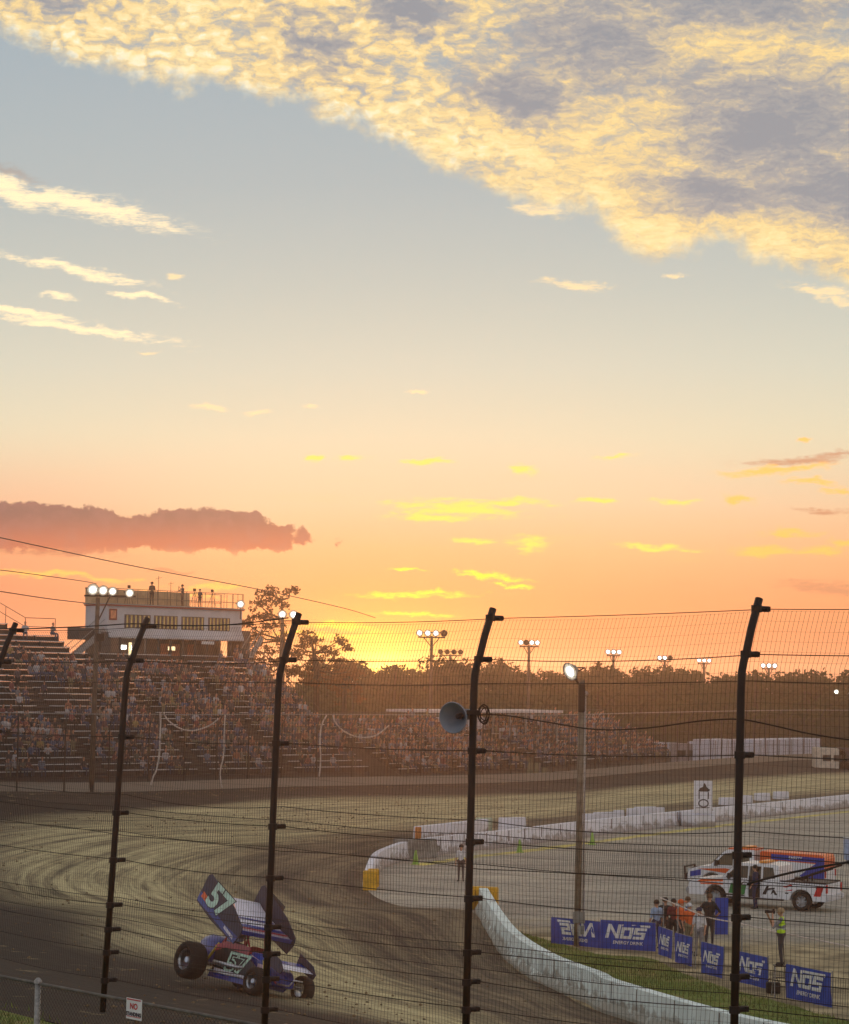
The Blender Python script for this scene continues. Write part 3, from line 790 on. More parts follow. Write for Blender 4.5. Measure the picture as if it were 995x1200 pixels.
# slack white hoses hanging on it
def hang(name, pix, D, r, label, m=None):
    pts = [atd(x, y, D(x) if callable(D) else D) for x, y in pix]; c = pts[0].copy()
    n = len(pts); q = [cr(pts, (n - 1) * i / 40) - c for i in range(41)]
    o = MB().tube(q, r, 6).build(name, m or mat('white_hose', rgb(196, 190, 184), .6), None, smooth=True); o.location = c
    return tag(o, label, 'cable')
Dw = lambda x: 160 + (x - 173) * .062
hang('hanging_hose', [(188, 836), (188, 850), (187, 880), (184, 900), (179, 912), (177, 920)], lambda x: 159, .06, 'white hose hanging straight down the far fence below the neon shirt', None)
hang('slack_hose', [(192, 836), (198, 845), (212, 854), (228, 856), (246, 850), (256, 842)], lambda x: 161.5, .055, 'slack white hose looping between two far fence posts near the tall hanging one')
hang('hanging_hose', [(264, 838), (263, 860), (262, 885), (258, 905), (260, 923)], lambda x: 164, .055, 'white hose hanging down the far fence between two bent posts, knotted at its foot')
hang('hanging_hose', [(383, 838), (377, 850), (375, 870), (376, 890), (374, 910)], lambda x: 170, .06, 'white hose hanging near the end of the main grandstand crowd')
hang('slack_hose', [(390, 838), (394, 848), (405, 858), (422, 864), (440, 862), (456, 850)], lambda x: 173, .055, 'slack white hose looping across the end of the main grandstand')

# ================================================================== grandstands
bench_m = alu; riser_m = mat('stand_riser', rgb(64, 58, 58), .8, .1, .2, 1.5); frame_m = mat('stand_frame', rgb(84, 80, 78), .6, .3)
def basis(A, B):
    ex = (B - A); ex.z = 0; L = ex.length; ex.normalize(); ey = Vector((-ex.y, ex.x, 0)); return ex, ey, L
A0 = Vector((-45, 141, 0)); B0 = Vector((-3.6, 177, 0)); ex, ey, L0 = basis(A0, B0)
Z0, RISE, RUN = 2.3, .42, .75
st1 = thing('grandstand', A0, 'long main grandstand of aluminium bench rows packed with spectators', 'grandstand')
aisles = [x for x in (6, 14.5, 23, 31.5, 40, 47.5)]
def rowspan(i):
    if i < 20: return (0, L0)
    if i < 23: return (0, L0 - 16.5)
    return (0, L0 - 16.5 - 3.2 - (i - 23) * .35)
NR = 27
def stand_rows(par, ex, ey, n, span_f, z0, aisles, run=RUN, rise=RISE):
    for i in range(n):
        a, b = span_f(i); y = i * run; z = z0 + i * rise
        cuts = [a] + [c for c in aisles if a < c < b] + [b]
        mb = MB()
        rot = Matrix((ex, ey, Vector((0, 0, 1)))).transposed()
        for c0, c1 in zip(cuts, cuts[1:]):
            s0, s1 = c0 + (.6 if c0 != a else 0), c1 - (.6 if c1 != b else 0)
            if s1 - s0 < .5: continue
            m = (s0 + s1) / 2
            mb.box(ex * m + ey * (y + .45) + Vector((0, 0, z + .43)), (s1 - s0, .27, .05), 0, rot)
            k = int((s1 - s0) / 1.9)
            for q in range(k + 1): mb.box(ex * (s0 + .1 + q * (s1 - s0 - .2) / max(k, 1)) + ey * (y + .45) + Vector((0, 0, z + .2)), (.05, .2, .4), 1, rot)
        mb.box(ex * ((a + b) / 2) + ey * (y + run / 2) + Vector((0, 0, z)), (b - a, run - .02, .04), 1, rot)
        mb.box(ex * ((a + b) / 2) + ey * (y + run) + Vector((0, 0, z + rise / 2 - .02)), (b - a, .02, rise - .06), 1, rot)
        mb.build('bench_row', [bench_m, riser_m], par)
stand_rows(st1, ex, ey, NR, rowspan, Z0, aisles)
rot = Matrix((ex, ey, Vector((0, 0, 1)))).transposed()
for c in aisles:
    mb = MB()
    for i in range(40):
        mb.box(ex * c + ey * (i * RUN / 2 + .2) + Vector((0, 0, Z0 + (i + .5) * RISE / 2)), (1.0, RUN / 2, .06), 0, rot)
    mb.build('aisle_steps', frame_m, st1)
mb = MB()
for i in range(0, 12):
    xx = L0 * i / 11
    mb.prism([(0.3, -2.0), (0.3, Z0 - .05), (14.6, Z0 + 19.4 * RISE), (14.6, -2.0)], xx - .06, xx + .06, axis='x', f=lambda a, b, c: ex * a + ey * b + Vector((0, 0, c)))
mb.box(ex * L0 / 2 + ey * .2 + Vector((0, 0, Z0 - .35)), (L0, .05, .7), 0, rot)
mb.build('understructure', frame_m, st1)
# rails
def rail(par, pts, h=1.05, r=.025, every=None, m=frame_m, mids=2):
    mb = MB()
    for z in [h * k / mids for k in range(1, mids + 1)]: mb.tube([p + Vector((0, 0, z)) for p in pts], r, 5)
    for a, b in zip(pts, pts[1:]):
        n = max(1, int((b - a).length / 1.6))
        for i in range(n + 1): q = a.lerp(b, i / n); mb.tube([q, q + Vector((0, 0, h))], r, 5)
    return mb.build('guard_rail', m, par)
loc = lambda x, y, z: ex * x + ey * y + Vector((0, 0, z))
rail(st1, [loc(0, 20.4, Z0 + 27 * RISE), loc(rowspan(26)[1], 20.4, Z0 + 27 * RISE), loc(rowspan(23)[1] + .4, 17.2, Z0 + 23 * RISE), loc(L0 - 16.7, 17.2, Z0 + 23 * RISE)], 1.3)
rail(st1, [loc(L0 + .1, .3, Z0), loc(L0 + .1, 15, Z0 + 20 * RISE)], 1.1)
rail(st1, [loc(0, -.1, Z0), loc(L0, -.1, Z0)], 1.05)
# announcer cabin at the left top
cb = thing('white_cabin', A0 + loc(L0 - 28, 21.2, 0), 'plain white box cabin behind the top row at the far end of the grandstand', 'cabin')
MB().box((0, 0, Z0 + 27 * RISE + .9), (7.5, 2.4, 2.4), 0, rot).box((0, 0, Z0 + 27 * RISE + 2.14), (7.7, 2.6, .08), 1, rot).build('shell', [white_wall, galv], cb)
MB().tube([(0, 0, 0), (0, 0, Z0 + 27 * RISE - .3)], .3, 8).build('support', frame_m, cb)

# second, lower stand further along the straight
A2 = Vector((-1.2, 183.5, 0)); B2 = Vector((9.0, 199.5, 0)); ex2, ey2, L2 = basis(A2, B2)
st2 = thing('grandstand', A2, 'lower second grandstand under the flat white roof further along the straight', 'grandstand')
NR2, Z2 = 9, 1.9
stand_rows(st2, ex2, ey2, NR2, lambda i: (0, L2), Z2, [8, 16, 24], .8, .38)
rot2 = Matrix((ex2, ey2, Vector((0, 0, 1)))).transposed()
mb = MB().box(ex2 * L2 / 2 + ey2 * .2 + Vector((0, 0, Z2 - .8)), (L2, .05, 1.6), 0, rot2)
for i in range(8):
    xx = L2 * i / 7; mb.prism([(.3, -.5), (.3, Z2 - .05), (7.0, Z2 + 8.4 * .38), (7.0, -.5)], xx - .05, xx + .05, axis='x', f=lambda a, b, c: ex2 * a + ey2 * b + Vector((0, 0, c)))
mb.build('understructure', frame_m, st2)
rail(st2, [ex2 * 0 + ey2 * 7.4 + Vector((0, 0, Z2 + 9 * .38)), ex2 * L2 + ey2 * 7.4 + Vector((0, 0, Z2 + 9 * .38))], 1.1)
A3 = Vector((11.0, 203.5, 0)); B3 = Vector((24.6, 233.5, 0)); exq, eyq, Lq = basis(A3, B3)
st3 = thing('grandstand', A3, 'third low grandstand farthest along the straight, ending by the white trailers', 'grandstand')
stand_rows(st3, exq, eyq, NR2, lambda i: (0, Lq), Z2, [10, 21], .8, .38)
rotq = Matrix((exq, eyq, Vector((0, 0, 1)))).transposed()
MB().box(exq * Lq / 2 + eyq * .2 + Vector((0, 0, Z2 - .8)), (Lq, .05, 1.6), 0, rotq).build('understructure', frame_m, st3)
rail(st3, [eyq * 7.4 + Vector((0, 0, Z2 + 9 * .38)), exq * Lq + eyq * 7.4 + Vector((0, 0, Z2 + 9 * .38))], 1.1)
# flat roofed pavilion behind it
P1, P2 = atd(500, 850, 200), atd(652, 850, 212); ex3, ey3, L3 = basis(P1, P2)
pv_ = thing('pavilion', (P1.x, P1.y, 0), 'open pavilion with thin white flat roof on slim posts behind the second grandstand', 'pavilion')
rot3 = Matrix((ex3, ey3, Vector((0, 0, 1)))).transposed()
MB().box(ex3 * L3 / 2 + ey3 * 2 + Vector((0, 0, 6.5)), (L3 + .6, 5, .22), 0, rot3).build('roof', mat('pale_roof_metal', rgb(206, 198, 196), .6), pv_)
for i in range(9):
    q = ex3 * (L3 * i / 8); mb = MB().box(q + Vector((0, 0, 3.2)), (.16, .16, 6.4), 0, rot3); mb.build('post', galv, pv_)
for (a, b, z, h) in ((.2, 1.8, 5.6, .9), (3.0, 5.2, 5.5, .9), (5.6, 7.0, 5.5, 1.0), (2.0, 4.2, 3.4, 1.2), (8.9, 11.2, 4.6, 1.0)):
    MB().box(ex3 * (a + b) / 2 + ey3 * -.15 + Vector((0, 0, z)), (b - a, .04, h), 0, rot3).build('banner_panel', mat('grey_white_vinyl', rgb(170, 172, 182), .6), pv_)

# ================================================================== press box
LFx, RFx = atd(125, 745, 180.5), atd(283, 753, 190.5)
exp_, eyp, Lp = basis(LFx, RFx)
pb = thing('press_box', (LFx.x, LFx.y, 9.7), 'two level white press box with red roof line above the grandstand', 'building')
rotp = Matrix((exp_, eyp, Vector((0, 0, 1)))).transposed()
lp = lambda x, y, z: exp_ * x + eyp * y + Vector((0, 0, z - 9.7))
pbw = mat('press_box_siding', rgb(196, 196, 200), .6, 0, .08, .6); red_t = mat('red_trim', rgb(150, 44, 36), .6)
DP = 2.6
mb = MB(); mb.box(lp(Lp / 2, DP / 2, 12.335), (Lp, DP, .75), 0, rotp)          # lower band
mb.box(lp(Lp / 2, DP / 2, 14.05), (Lp, DP, .6), 0, rotp)                            # upper band
wins = [(1.75, 4.35), (4.75, 7.15), (7.6, 9.95), (10.45, 12.75)]
wins = [(a * Lp / 14.1, b * Lp / 14.1) for a, b in wins]
xs = [0] + [q for w in wins for q in w] + [Lp]
for i in range(0, len(xs), 2): mb.box(lp((xs[i] + xs[i + 1]) / 2, DP / 2, 13.23), (xs[i + 1] - xs[i], DP, 1.04), 0, rotp)
mb.box(lp(Lp / 2, DP / 2 + .3, 13.23), (Lp - .2, DP - 1.0, 1.035), 1, rotp)
mb.build('siding', [pbw, glass_d], pb)
# slanted skirt under the windows
mb = MB(); mb.prism([(-.02, 12.68), (-.3, 12.1), (-.3, 11.97), (-.02, 11.97)], 0, Lp, axis='x', f=lambda a, b, c: lp(a, b, c)); mb.build('skirt', pbw, pb)
pane_y = mat('blind_pane', rgb(206, 184, 120), .5, 0, .1, 2, emit=rgb(220, 180, 90), es=.08)
for a, b in wins:
    n = 6; w = (b - a) / n; fr = MB()
    for i in range(n + 1): fr.box(lp(a + i * w, .02, 13.23), (.05, .06, 1.04), 0, rotp)
    for z in (12.74, 13.72): fr.box(lp((a + b) / 2, .02, z), (b - a, .065, .045), 0, rotp)
    fo = fr.build('window', mat('window_frame_dark', rgb(60, 52, 46), .5), pb)
    pa, pl = MB(), MB()
    for i in range(n):
        pa.box(lp(a + (i + .28) * w, .06, 13.23), (w * .5, .02, .94), 0, rotp); pl.box(lp(a + (i + .76) * w, .06, 13.23), (w * .4, .02, .94), 0, rotp)
    pa.build('pane', glass_d, fo); pl.build('blind', pane_y, fo)
MB().box(lp(Lp / 2, DP / 2 - .05, 14.40), (Lp + .15, DP + .3, .09), 0, rotp).build('red_fascia', red_t, pb)
MB().box(lp(Lp / 2, DP / 2 - .05, 14.50), (Lp + .25, DP + .4, .08), 0, rotp).build('roof_deck', galv, pb)
# roof rails: mesh screen at the back and side, thin rail in front
scr = mat('shade_screen', rgb(186, 160, 124), .8, 0, .15, 1.0)
MB().box(lp(Lp * .38, DP, 15.12), (Lp * .76, .03, 1.1), 0, rotp).box(lp(-.05, DP / 2, 15.12), (.03, DP, 1.1), 0, rotp).build('shade_screen', scr, pb)
mb = MB()
for y in (0, DP):
    for z in (15.0, 15.68): mb.tube([lp(-.1, y, z), lp(Lp + .1, y, z)], .022, 5)
    for i in range(15): mb.tube([lp(Lp * i / 14, y, 14.5), lp(Lp * i / 14, y, 15.7)], .022, 5)
for i in range(5): mb.tube([lp(Lp + .1, DP * i / 4, 14.5), lp(Lp + .1, DP * i / 4, 15.7)], .022, 5)
mb.build('roof_railing', frame_m, pb)
# lower level: posts, back wall and lit openings
low_m = mat('concourse_wall', rgb(120, 100, 88), .8, 0, .15, .8)
MB().box(lp(Lp / 2, DP - .1, 10.9), (Lp, .1, 2.4), 0, rotp).build('concourse_wall', low_m, pb)
mb = MB()
for i in range(12): mb.box(lp(Lp * i / 11, -.1, 10.9), (.13, .13, 2.5), 0, rotp)
mb.build('concourse_columns', frame_m, pb)
MB().box(lp(Lp / 2, .6, 9.72), (Lp + 4, 4.2, .12), 0, rotp).build('concourse_floor', frame_m, pb)
litw = mat('lit_opening', rgb(250, 220, 150), .5, emit=(1, .8, .45), es=1.4)
for x, w, m_ in ((2.0, .5, lamp_on), (3.0, .4, lamp_on), (6.8, .7, litw)):
    MB().box(lp(x, .4, 11.25), (w, .05, .3), 0, rotp).build('ceiling_light', m_, pb)
for x in (7.8, 9.0, 4.6, 10.6): MB().box(lp(x, DP - .18, 10.9), (.8, .05, 1.5), 0, rotp).build('doorway', litw if x == 4.6 else mat('peach_doorway', rgb(200, 120, 84), .7), pb)
MB().box(lp(10.0, -.2, 11.75), (1.3, .04, .25), 0, rotp).build('small_placard', white_p, pb)
MB().box(lp(.55, -.03, 13.7), (.75, .03, .85), 0, rotp).build('notice_frame', mat('brown_red_frame', rgb(140, 60, 40), .6), pb)
MB().box(lp(.55, -.05, 13.7), (.5, .03, .6), 0, rotp).build('notice', mat('orange_notice', rgb(226, 150, 110), .6), pb)
# stair flights either side
def flight(x0, x1, z0, z1, y, w):
    mb = MB(); n = 12
    for i in range(n): t = i / n; mb.box(lp(x0 + (x1 - x0) * t, y, z0 + (z1 - z0) * t), (abs(x1 - x0) / n + .05, w, .06), 0, rotp)
    for yy in (-w / 2, w / 2):
        mb.tube([lp(x0, y + yy, z0), lp(x1, y + yy, z1)], .06, 5); mb.tube([lp(x0, y + yy, z0 + 1), lp(x1, y + yy, z1 + 1)], .03, 5)
    mb.box(lp((x0 + x1) / 2, y - w / 2 - .03, (z0 + z1) / 2 + .25), (math.hypot(x1 - x0, z1 - z0), .03, .45), 0, rotp @ Matrix.Rotation(-math.atan2(z1 - z0, x1 - x0), 3, 'Y'))
    mb.build('stair_flight', galv, pb)
flight(-3.6, -.3, 9.9, 12.3, .4, 1.0)
flight(Lp - 1.4, Lp + .3, 9.9, 12.0, -1.6, .9)
MB().box(lp(-1.6, 1.0, 12.2), (1.6, 1.4, .9), 0, rotp).box(lp(-.2, .2, 11.6), (.9, .8, 1.5), 0, rotp).build('stair_landing', frame_m, pb)
MB().box(lp(Lp + .6, 1.0, 11.6), (1.0, 1.6, 2.4), 0, rotp).build('end_shed', frame_m, pb)
DECK = lambda x, y: Vector((LFx.x, LFx.y, 0)) + exp_ * x + eyp * y + Vector((0, 0, 14.54))
# ================================================================== trees
bark = mat('bark', rgb(70, 54, 42), .9, 0, .25, 4, .4)
def leafmat(name, c1, c2):
    m = bpy.data.materials.new(name); m.use_nodes = True; t = m.node_tree; b = t.nodes['Principled BSDF']
    p = V(t, t.nodes.new('ShaderNodeTexCoord').outputs['Object']); n = noise(t, p, .6, 4, .6)
    c = mix(t, n.ss(.35, .65), c1, c2); t.links.new(c.s, b.inputs['Base Color']); b.inputs['Roughness'].default_value = .8; b.inputs['Specular IOR Level'].default_value = .2
    tr_ = t.nodes.new('ShaderNodeBsdfTranslucent'); t.links.new(c.s, tr_.inputs['Color'])
    ms = t.nodes.new('ShaderNodeMixShader'); ms.inputs[0].default_value = .4
    t.links.new(b.outputs[0], ms.inputs[1]); t.links.new(tr_.outputs[0], ms.inputs[2]); t.links.new(ms.outputs[0], t.nodes['Material Output'].inputs['Surface'])
    return m
leaf_far = leafmat('far_foliage', rgb(58, 64, 34), rgb(84, 82, 44))
leaf_near = leafmat('oak_foliage_sun_tint', rgb(92, 66, 34), rgb(132, 88, 46))  # sunset backlight is put into the orange leaf colour
def leaf_cluster(mb, c, rad, n, sz, rr, flat=.6):
    for _ in range(n):
        v = Vector((rr.gauss(0, 1), rr.gauss(0, 1), rr.gauss(0, flat))); v = v.normalized() * rad * rr.random() ** .45; v.z *= flat + .2
        a = Vector((rr.uniform(-1, 1), rr.uniform(-1, 1), rr.uniform(-1, 1))).normalized(); b = a.cross(Vector((rr.uniform(-1, 1), rr.uniform(-1, 1), .3))).normalized()
        s = sz * rr.uniform(.5, 1.3); p = c + v
        mb.quad([p - a * s, p + b * s * .5, p + a * s, p - b * s * .55])
def make_tree(h, cw, seed, lm, ncl=26, open_=.5, trunk_f=.35, leafn=26, sz=.34, name='tree', clr=1.15):
    rr = random.Random(seed); root = bpy.data.objects.new(name, None); COL.objects.link(root)
    tk, cm = MB(), MB()
    top = Vector((rr.uniform(-.4, .4), rr.uniform(-.4, .4), h * .8))
    tk.tube([(0, 0, -.5), (0.05, 0, h * .2), (rr.uniform(-.2, .2), rr.uniform(-.2, .2), h * .5), top], [h * .026, h * .02, h * .014, h * .005], 7)
    for i in range(ncl):
        zf = trunk_f + (1 - trunk_f) * (i + rr.random()) / ncl
        prof = math.sin(math.pi * min(1, (zf - trunk_f) / (1 - trunk_f) * .85 + .15)) ** .6
        a = rr.uniform(0, 6.28); rad = cw * .5 * prof * rr.uniform(.35, 1.0)
        c = Vector((math.cos(a) * rad, math.sin(a) * rad, h * zf * .97))
        s = Vector((0, 0, max(h * .15, c.z - rad * .7 - h * .05)))
        tk.tube([s, s.lerp(c, .55) + Vector((0, 0, rr.uniform(-.3, .2))), c], [h * .008, h * .005, h * .002], 5)
        leaf_cluster(cm, c, clr * rr.uniform(.7, 1.3) * cw / 8, leafn, sz, rr)
    tk.build('trunk', bark, root, smooth=True); cm.build('crown', lm, root)
    return root
protos = [make_tree(12, 9, 10 + i, leaf_far, 34, leafn=70, sz=.36, trunk_f=.12, clr=1.6) for i in range(4)]
protos.append(make_tree(12.5, 5.5, 31, leaf_far, 24, leafn=60, sz=.34, trunk_f=.1, clr=1.6))
palm = bpy.data.objects.new('palm_tree', None); COL.objects.link(palm)
tk = MB().tube([(0, 0, -.3), (.1, 0, 6), (.2, 0, 11.6)], [.2, .16, .14], 7).build('trunk', bark, palm, smooth=True)
cm = MB(); pr_ = random.Random(5)
for i in range(34):
    a = i * 2.4; e = pr_.uniform(-.5, 1.2); L = pr_.uniform(1.2, 1.9); d = Vector((math.cos(a) * math.cos(e), math.sin(a) * math.cos(e), math.sin(e)))
    s = d.cross(Vector((0, 0, 1))).normalized()
    b = Vector((.2, 0, 11.6))
    pts = [b + d * L * t - Vector((0, 0, .55 * t * t * L)) for t in (0, .35, .7, 1)]
    for p, q, w in zip(pts, pts[1:], (.18, .22, .12)): cm.quad([p - s * w, p + s * w, q + s * w * .8, q - s * w * .8])
cm.build('crown', leaf_far, palm)
tr_n = 0
kinds = ['broad dark tree', 'rounded bushy tree', 'wide flat topped tree', 'uneven spreading tree', 'narrow upright tree']
tree_spots = []
rr = random.Random(11)
for row, (D, n) in enumerate(((292, 20), (308, 21), (326, 22))):
    for i in range(n):
        px = 372 + (1060 - 372) * (i + .5 * (row % 2)) / n + rr.uniform(-9, 9)
        tree_spots.append((px, D + rr.uniform(-5, 5), row))
# skyline bumps (y of the top edge in the picture) drive the height
sky_y = [(370, 776), (405, 772), (430, 788), (450, 784), (462, 780), (485, 788), (510, 776), (540, 772), (560, 786), (585, 772), (600, 776), (622, 788), (645, 784), (672, 789), (700, 778), (718, 788), (745, 786), (780, 784), (820, 783), (850, 792), (880, 787), (905, 795), (930, 787), (965, 788), (980, 795), (1000, 786), (1060, 784)]
def skyl(x):
    for (a, b), (c, d) in zip(sky_y, sky_y[1:]):
        if a <= x <= c: return b + (d - b) * (x - a) / (c - a)
    return 788
used = set()
for j, (px, D, row) in enumerate(tree_spots):
    k = rr.randrange(5); yt = skyl(px) + rr.uniform(-3, 3) + (0 if row == 0 else rr.uniform(0, 5))
    p = atd(px, yt, D); h = p.z
    side = next(t_ for lim, t_ in ((425, 'under the spreading oak'), (470, 'under the sun'), (515, 'by the brightest light tower'), (550, 'behind the unlit tower'), (590, 'past the horn post'), (640, 'by the second lit tower'), (690, 'behind the infield pole'),
        (735, 'by the third lit tower'), (790, 'by the fourth lit tower'), (835, 'by the dim tower'), (880, 'behind the last bent post'), (925, 'by the tower past that post'), (970, 'near its far end'), (2000, 'at its far end')) if px < lim)
    pos = ['in front', 'midway', 'at the back'][row]
    if k in used: o = copy_tree(protos[k])
    else: o = protos[k]; used.add(k)
    o.location = (p.x, p.y, 0); sc_ = h / 12.3; o.scale = (sc_ * rr.uniform(.9, 1.2), sc_ * 1.0, sc_); o.rotation_euler[2] = rr.uniform(0, 6.28)
    tag(o, '%s %s of the woods %s' % (kinds[k], pos, side), 'tree', 'trees of the far woods')
for i, (px, yt, D) in enumerate(((462, 776, 285), (586, 768, 300), (700, 772, 288), (884, 783, 288), (942, 786, 290))):
    o = palm if i == 0 else copy_tree(palm); p = atd(px, yt, D); s = p.z / 12.6; o.location = (p.x, p.y, 0); o.scale = (s, s, s)
    tag(o, ['slim palm standing against the glow of the sun', 'slim palm beside the bent post holding the horn', 'slim palm above the infield pole lamp', 'slim palm just past the last bent post', 'slim palm at the end of the tree line'][i], 'palm tree', 'palms of the far woods')
# undergrowth as one mass
ug = MB(); rr2 = random.Random(9)
for i in range(900):
    px = rr2.uniform(300, 1090); D = rr2.uniform(276, 335); c = atd(px, 800, D); c.z = rr2.uniform(.5, 7.5)
    leaf_cluster(ug, c, 2.6, 26, .5, rr2)
tag(ug.build('woodland_undergrowth', leaf_far), 'dense dark undergrowth filling the far woods below the crowns', 'undergrowth', kind='stuff')
# the two oaks behind the main grandstand, and a bush line
def shaped_tree(name, base, blobs, trunk_pts, label, seed, lm=leaf_near, dens=1.0):
    rr = random.Random(seed); root = thing(name, base, label, 'tree')
    tk, cm = MB(), MB(); tp = [Vector(p) - base for p in trunk_pts]
    n = len(tp); tk.tube(tp, [.34 - .26 * i / (n - 1) for i in range(n)], 8)
    for (c, r) in blobs:
        c = Vector(c) - base
        best = min(tp[1:], key=lambda q: (q - c).length + max(0, q.z - c.z) * 2)
        tk.tube([best, best.lerp(c, .5) + Vector((rr.uniform(-.3, .3), 0, -.2)), c + Vector((0, 0, r * .2))], [.11, .07, .03], 5)
        nsub = max(4, int(9 * r))
        for _ in range(nsub):
            d = Vector((rr.gauss(0, .5), rr.gauss(0, .5), rr.gauss(0, .38))) * r
            q = c + d; tk.tube([c, q], [.035, .012], 4)
            leaf_cluster(cm, q, .42 + .1 * r, int(20 * dens), .17, rr, .55)
    tk.build('trunk', bark, root, smooth=True); cm.build('crown', lm, root)
    return root
D1 = 214
def Bl(L, D): return [(atd(x, y, D + rnd.uniform(-1.5, 1.5)), r * D / F) for x, y, r in L]
b1 = atd(330, 800, D1); b1.z = 0
shaped_tree('oak_tree', b1, Bl([(322, 692, 11), (340, 693, 9), (312, 702, 10), (330, 706, 10), (302, 708, 8), (296, 722, 10), (286, 730, 9), (310, 722, 12), (318, 737, 13), (300, 744, 12), (288, 752, 10), (330, 752, 14), (310, 765, 14), (345, 765, 12), (292, 770, 12), (325, 780, 14), (305, 790, 14), (342, 790, 12)], D1),
            [b1, atd(330, 780, D1), atd(331, 750, D1), atd(331, 725, D1), atd(330, 703, D1)], 'tall thin crowned oak rising beside the press box stairs', 3)
b2 = atd(372, 800, D1 + 4); b2.z = 0
shaped_tree('oak_tree', b2, Bl([(360, 742, 11), (352, 755, 11), (371, 752, 9), (385, 762, 9), (398, 752, 8), (406, 758, 6), (392, 772, 8), (370, 770, 11), (355, 780, 13), (376, 786, 12), (398, 786, 11), (412, 789, 8), (365, 800, 13), (390, 800, 12)], D1 + 4),
            [b2, atd(371, 785, D1 + 4), atd(368, 765, D1 + 4), atd(364, 748, D1 + 4)], 'lower spreading oak just left of the setting sun', 4)
b3 = atd(404, 800, 250); b3.z = 0
shaped_tree('oak_tree', b3, Bl([(398, 780, 10), (410, 776, 9), (404, 790, 12), (420, 788, 8), (392, 795, 10), (412, 800, 10), (398, 812, 12), (416, 815, 12)], 250),
            [b3, atd(404, 800, 250), atd(405, 780, 250)], 'small round tree touching the glow of the sun', 5, leaf_near, 1.2)

# ================================================================== light towers
lamp_ring = mat('lamp_reflector_glow', rgb(240, 236, 220), .3, emit=(1, .95, .8), es=.75)
lamp_rim = mat('lamp_reflector_rim', rgb(226, 214, 186), .3, emit=(1, .9, .7), es=.32)
def lamp_head(parent, c, r, d, lit=True, name='lamp'):
    """bowl floodlight aimed along d"""
    d = Vector(d).normalized(); q = d.to_track_quat('Z', 'Y').to_matrix()
    o = MB().lathe([(r * .25, -r * .9), (r * .5, -r * .75), (r * .8, -r * .25), (r, 0), (r * 1.04, .01), (r * .96, .01), (r * .9, -.03)], (0, 0, 0), 14, rot=q).build(name, galv, parent, smooth=True)
    o.location = c
    MB().lathe([(0.001, .0), (r * .52, .0)], (0, 0, 0), 14, rot=q).lathe([(r * .52, .0), (r * .72, .0)], (0, 0, 0), 14, mi=1, rot=q).lathe([(r * .72, .0), (r * .9, .0)], (0, 0, 0), 14, mi=2, rot=q).build('lens', [lamp_on, lamp_ring, lamp_rim] if lit else [glass_d] * 3, o)
    MB().tube([q @ Vector((-r * 1.1, 0, -r * .2)), q @ Vector((-r * 1.1, 0, -r * 1.2)), q @ Vector((r * 1.1, 0, -r * 1.2)), q @ Vector((r * 1.1, 0, -r * .2))], .025, 5).build('yoke', steel_dark, o)
    return o
pole_m = mat('pole_wood', rgb(92, 78, 66), .8, 0, .2, 2)
def tower(px, ytop, D, n, w, lit, label, r=.42, arms=1):
    top = atd(px, ytop, D); b = Vector((top.x, top.y, 0)); t = thing('light_tower', b, label, 'light tower', 'light towers round the speedway')
    MB().tube([(0, 0, 0), (0, 0, top.z - .3)], [.24, .15], 8).build('pole', pole_m, t, smooth=True)
    ar = MB().box((0, 0, top.z - .45), (w + .3, .14, .14)).tube([(-w / 3, 0, top.z - .45), (0, 0, top.z - 1.5), (w / 3, 0, top.z - .45)], .06, 5).build('crossarm', steel_dark, t)
    for i in range(n):
        x = -w / 2 + w * i / max(1, n - 1)
        li = lit[i] if isinstance(lit, (list, tuple)) else lit
        lamp_head(t, Vector((x, -.2, top.z)), r, Vector((-.25 + .1 * i, -1, -.25)), li)
    return t
tower(506, 742, 255, 4, 2.6, [1, 1, 1, 0], 'brightest light tower standing beside the sunset with four lamps', .38)
tower(528, 764, 300, 4, 2.5, [0, 0, 0, 0], 'unlit light tower behind the brightest one', .34)
tower(620, 753, 275, 4, 1.9, [1, 0, 1, 1], 'light tower over the second grandstand roof', .34)
tower(719, 764, 300, 3, 1.4, [1, 1, 1], 'light tower just past the infield pole', .36)
tower(779, 771, 320, 3, 1.4, [1, 1, 0], 'light tower midway between infield pole and last bent post', .36)
tower(825, 774, 330, 3, 1.4, [1, 1, 1], 'dim light tower just before the last bent post', .32)
tower(901, 780, 330, 3, 1.6, [1, 1, 1], 'light tower just past the last bent post', .4)
tower(992, 811, 300, 3, 2.6, [1, 1, 1], 'short light tower below the trees at the picture edge', .36)
# light pole in front of the main stand with its four big floods
tp = atd(113, 700, 158); lpb = Vector((tp.x, tp.y, 1.4))
t = thing('light_pole', lpb, 'wooden light pole with four big lit floods in front of the press box', 'light pole')
MB().tube([(0, 0, 0), (0.1, 0, tp.z - 1.4)], [.19, .14], 10).build('pole', pole_m, t, smooth=True)
MB().box((0.9, 0, tp.z - 1.3 + .0), (3.4, .12, .12)).tube([(0.05, 0, tp.z - 3.2), (.9, 0, tp.z - 1.3)], .05, 5).build('crossarm', steel_dark, t)
for x, y, r in ((109, 691, .40), (121, 692, .35), (132, 693, .31), (152, 695, .31)):
    q = atd(x, y, 157.6); lamp_head(t, q - lpb, r, Vector((.3, -1, -.3)))
q = atd(118, 747, 158); MB().box(q - lpb, (.5, .4, .5)).build('junction_box', steel_dark, t)
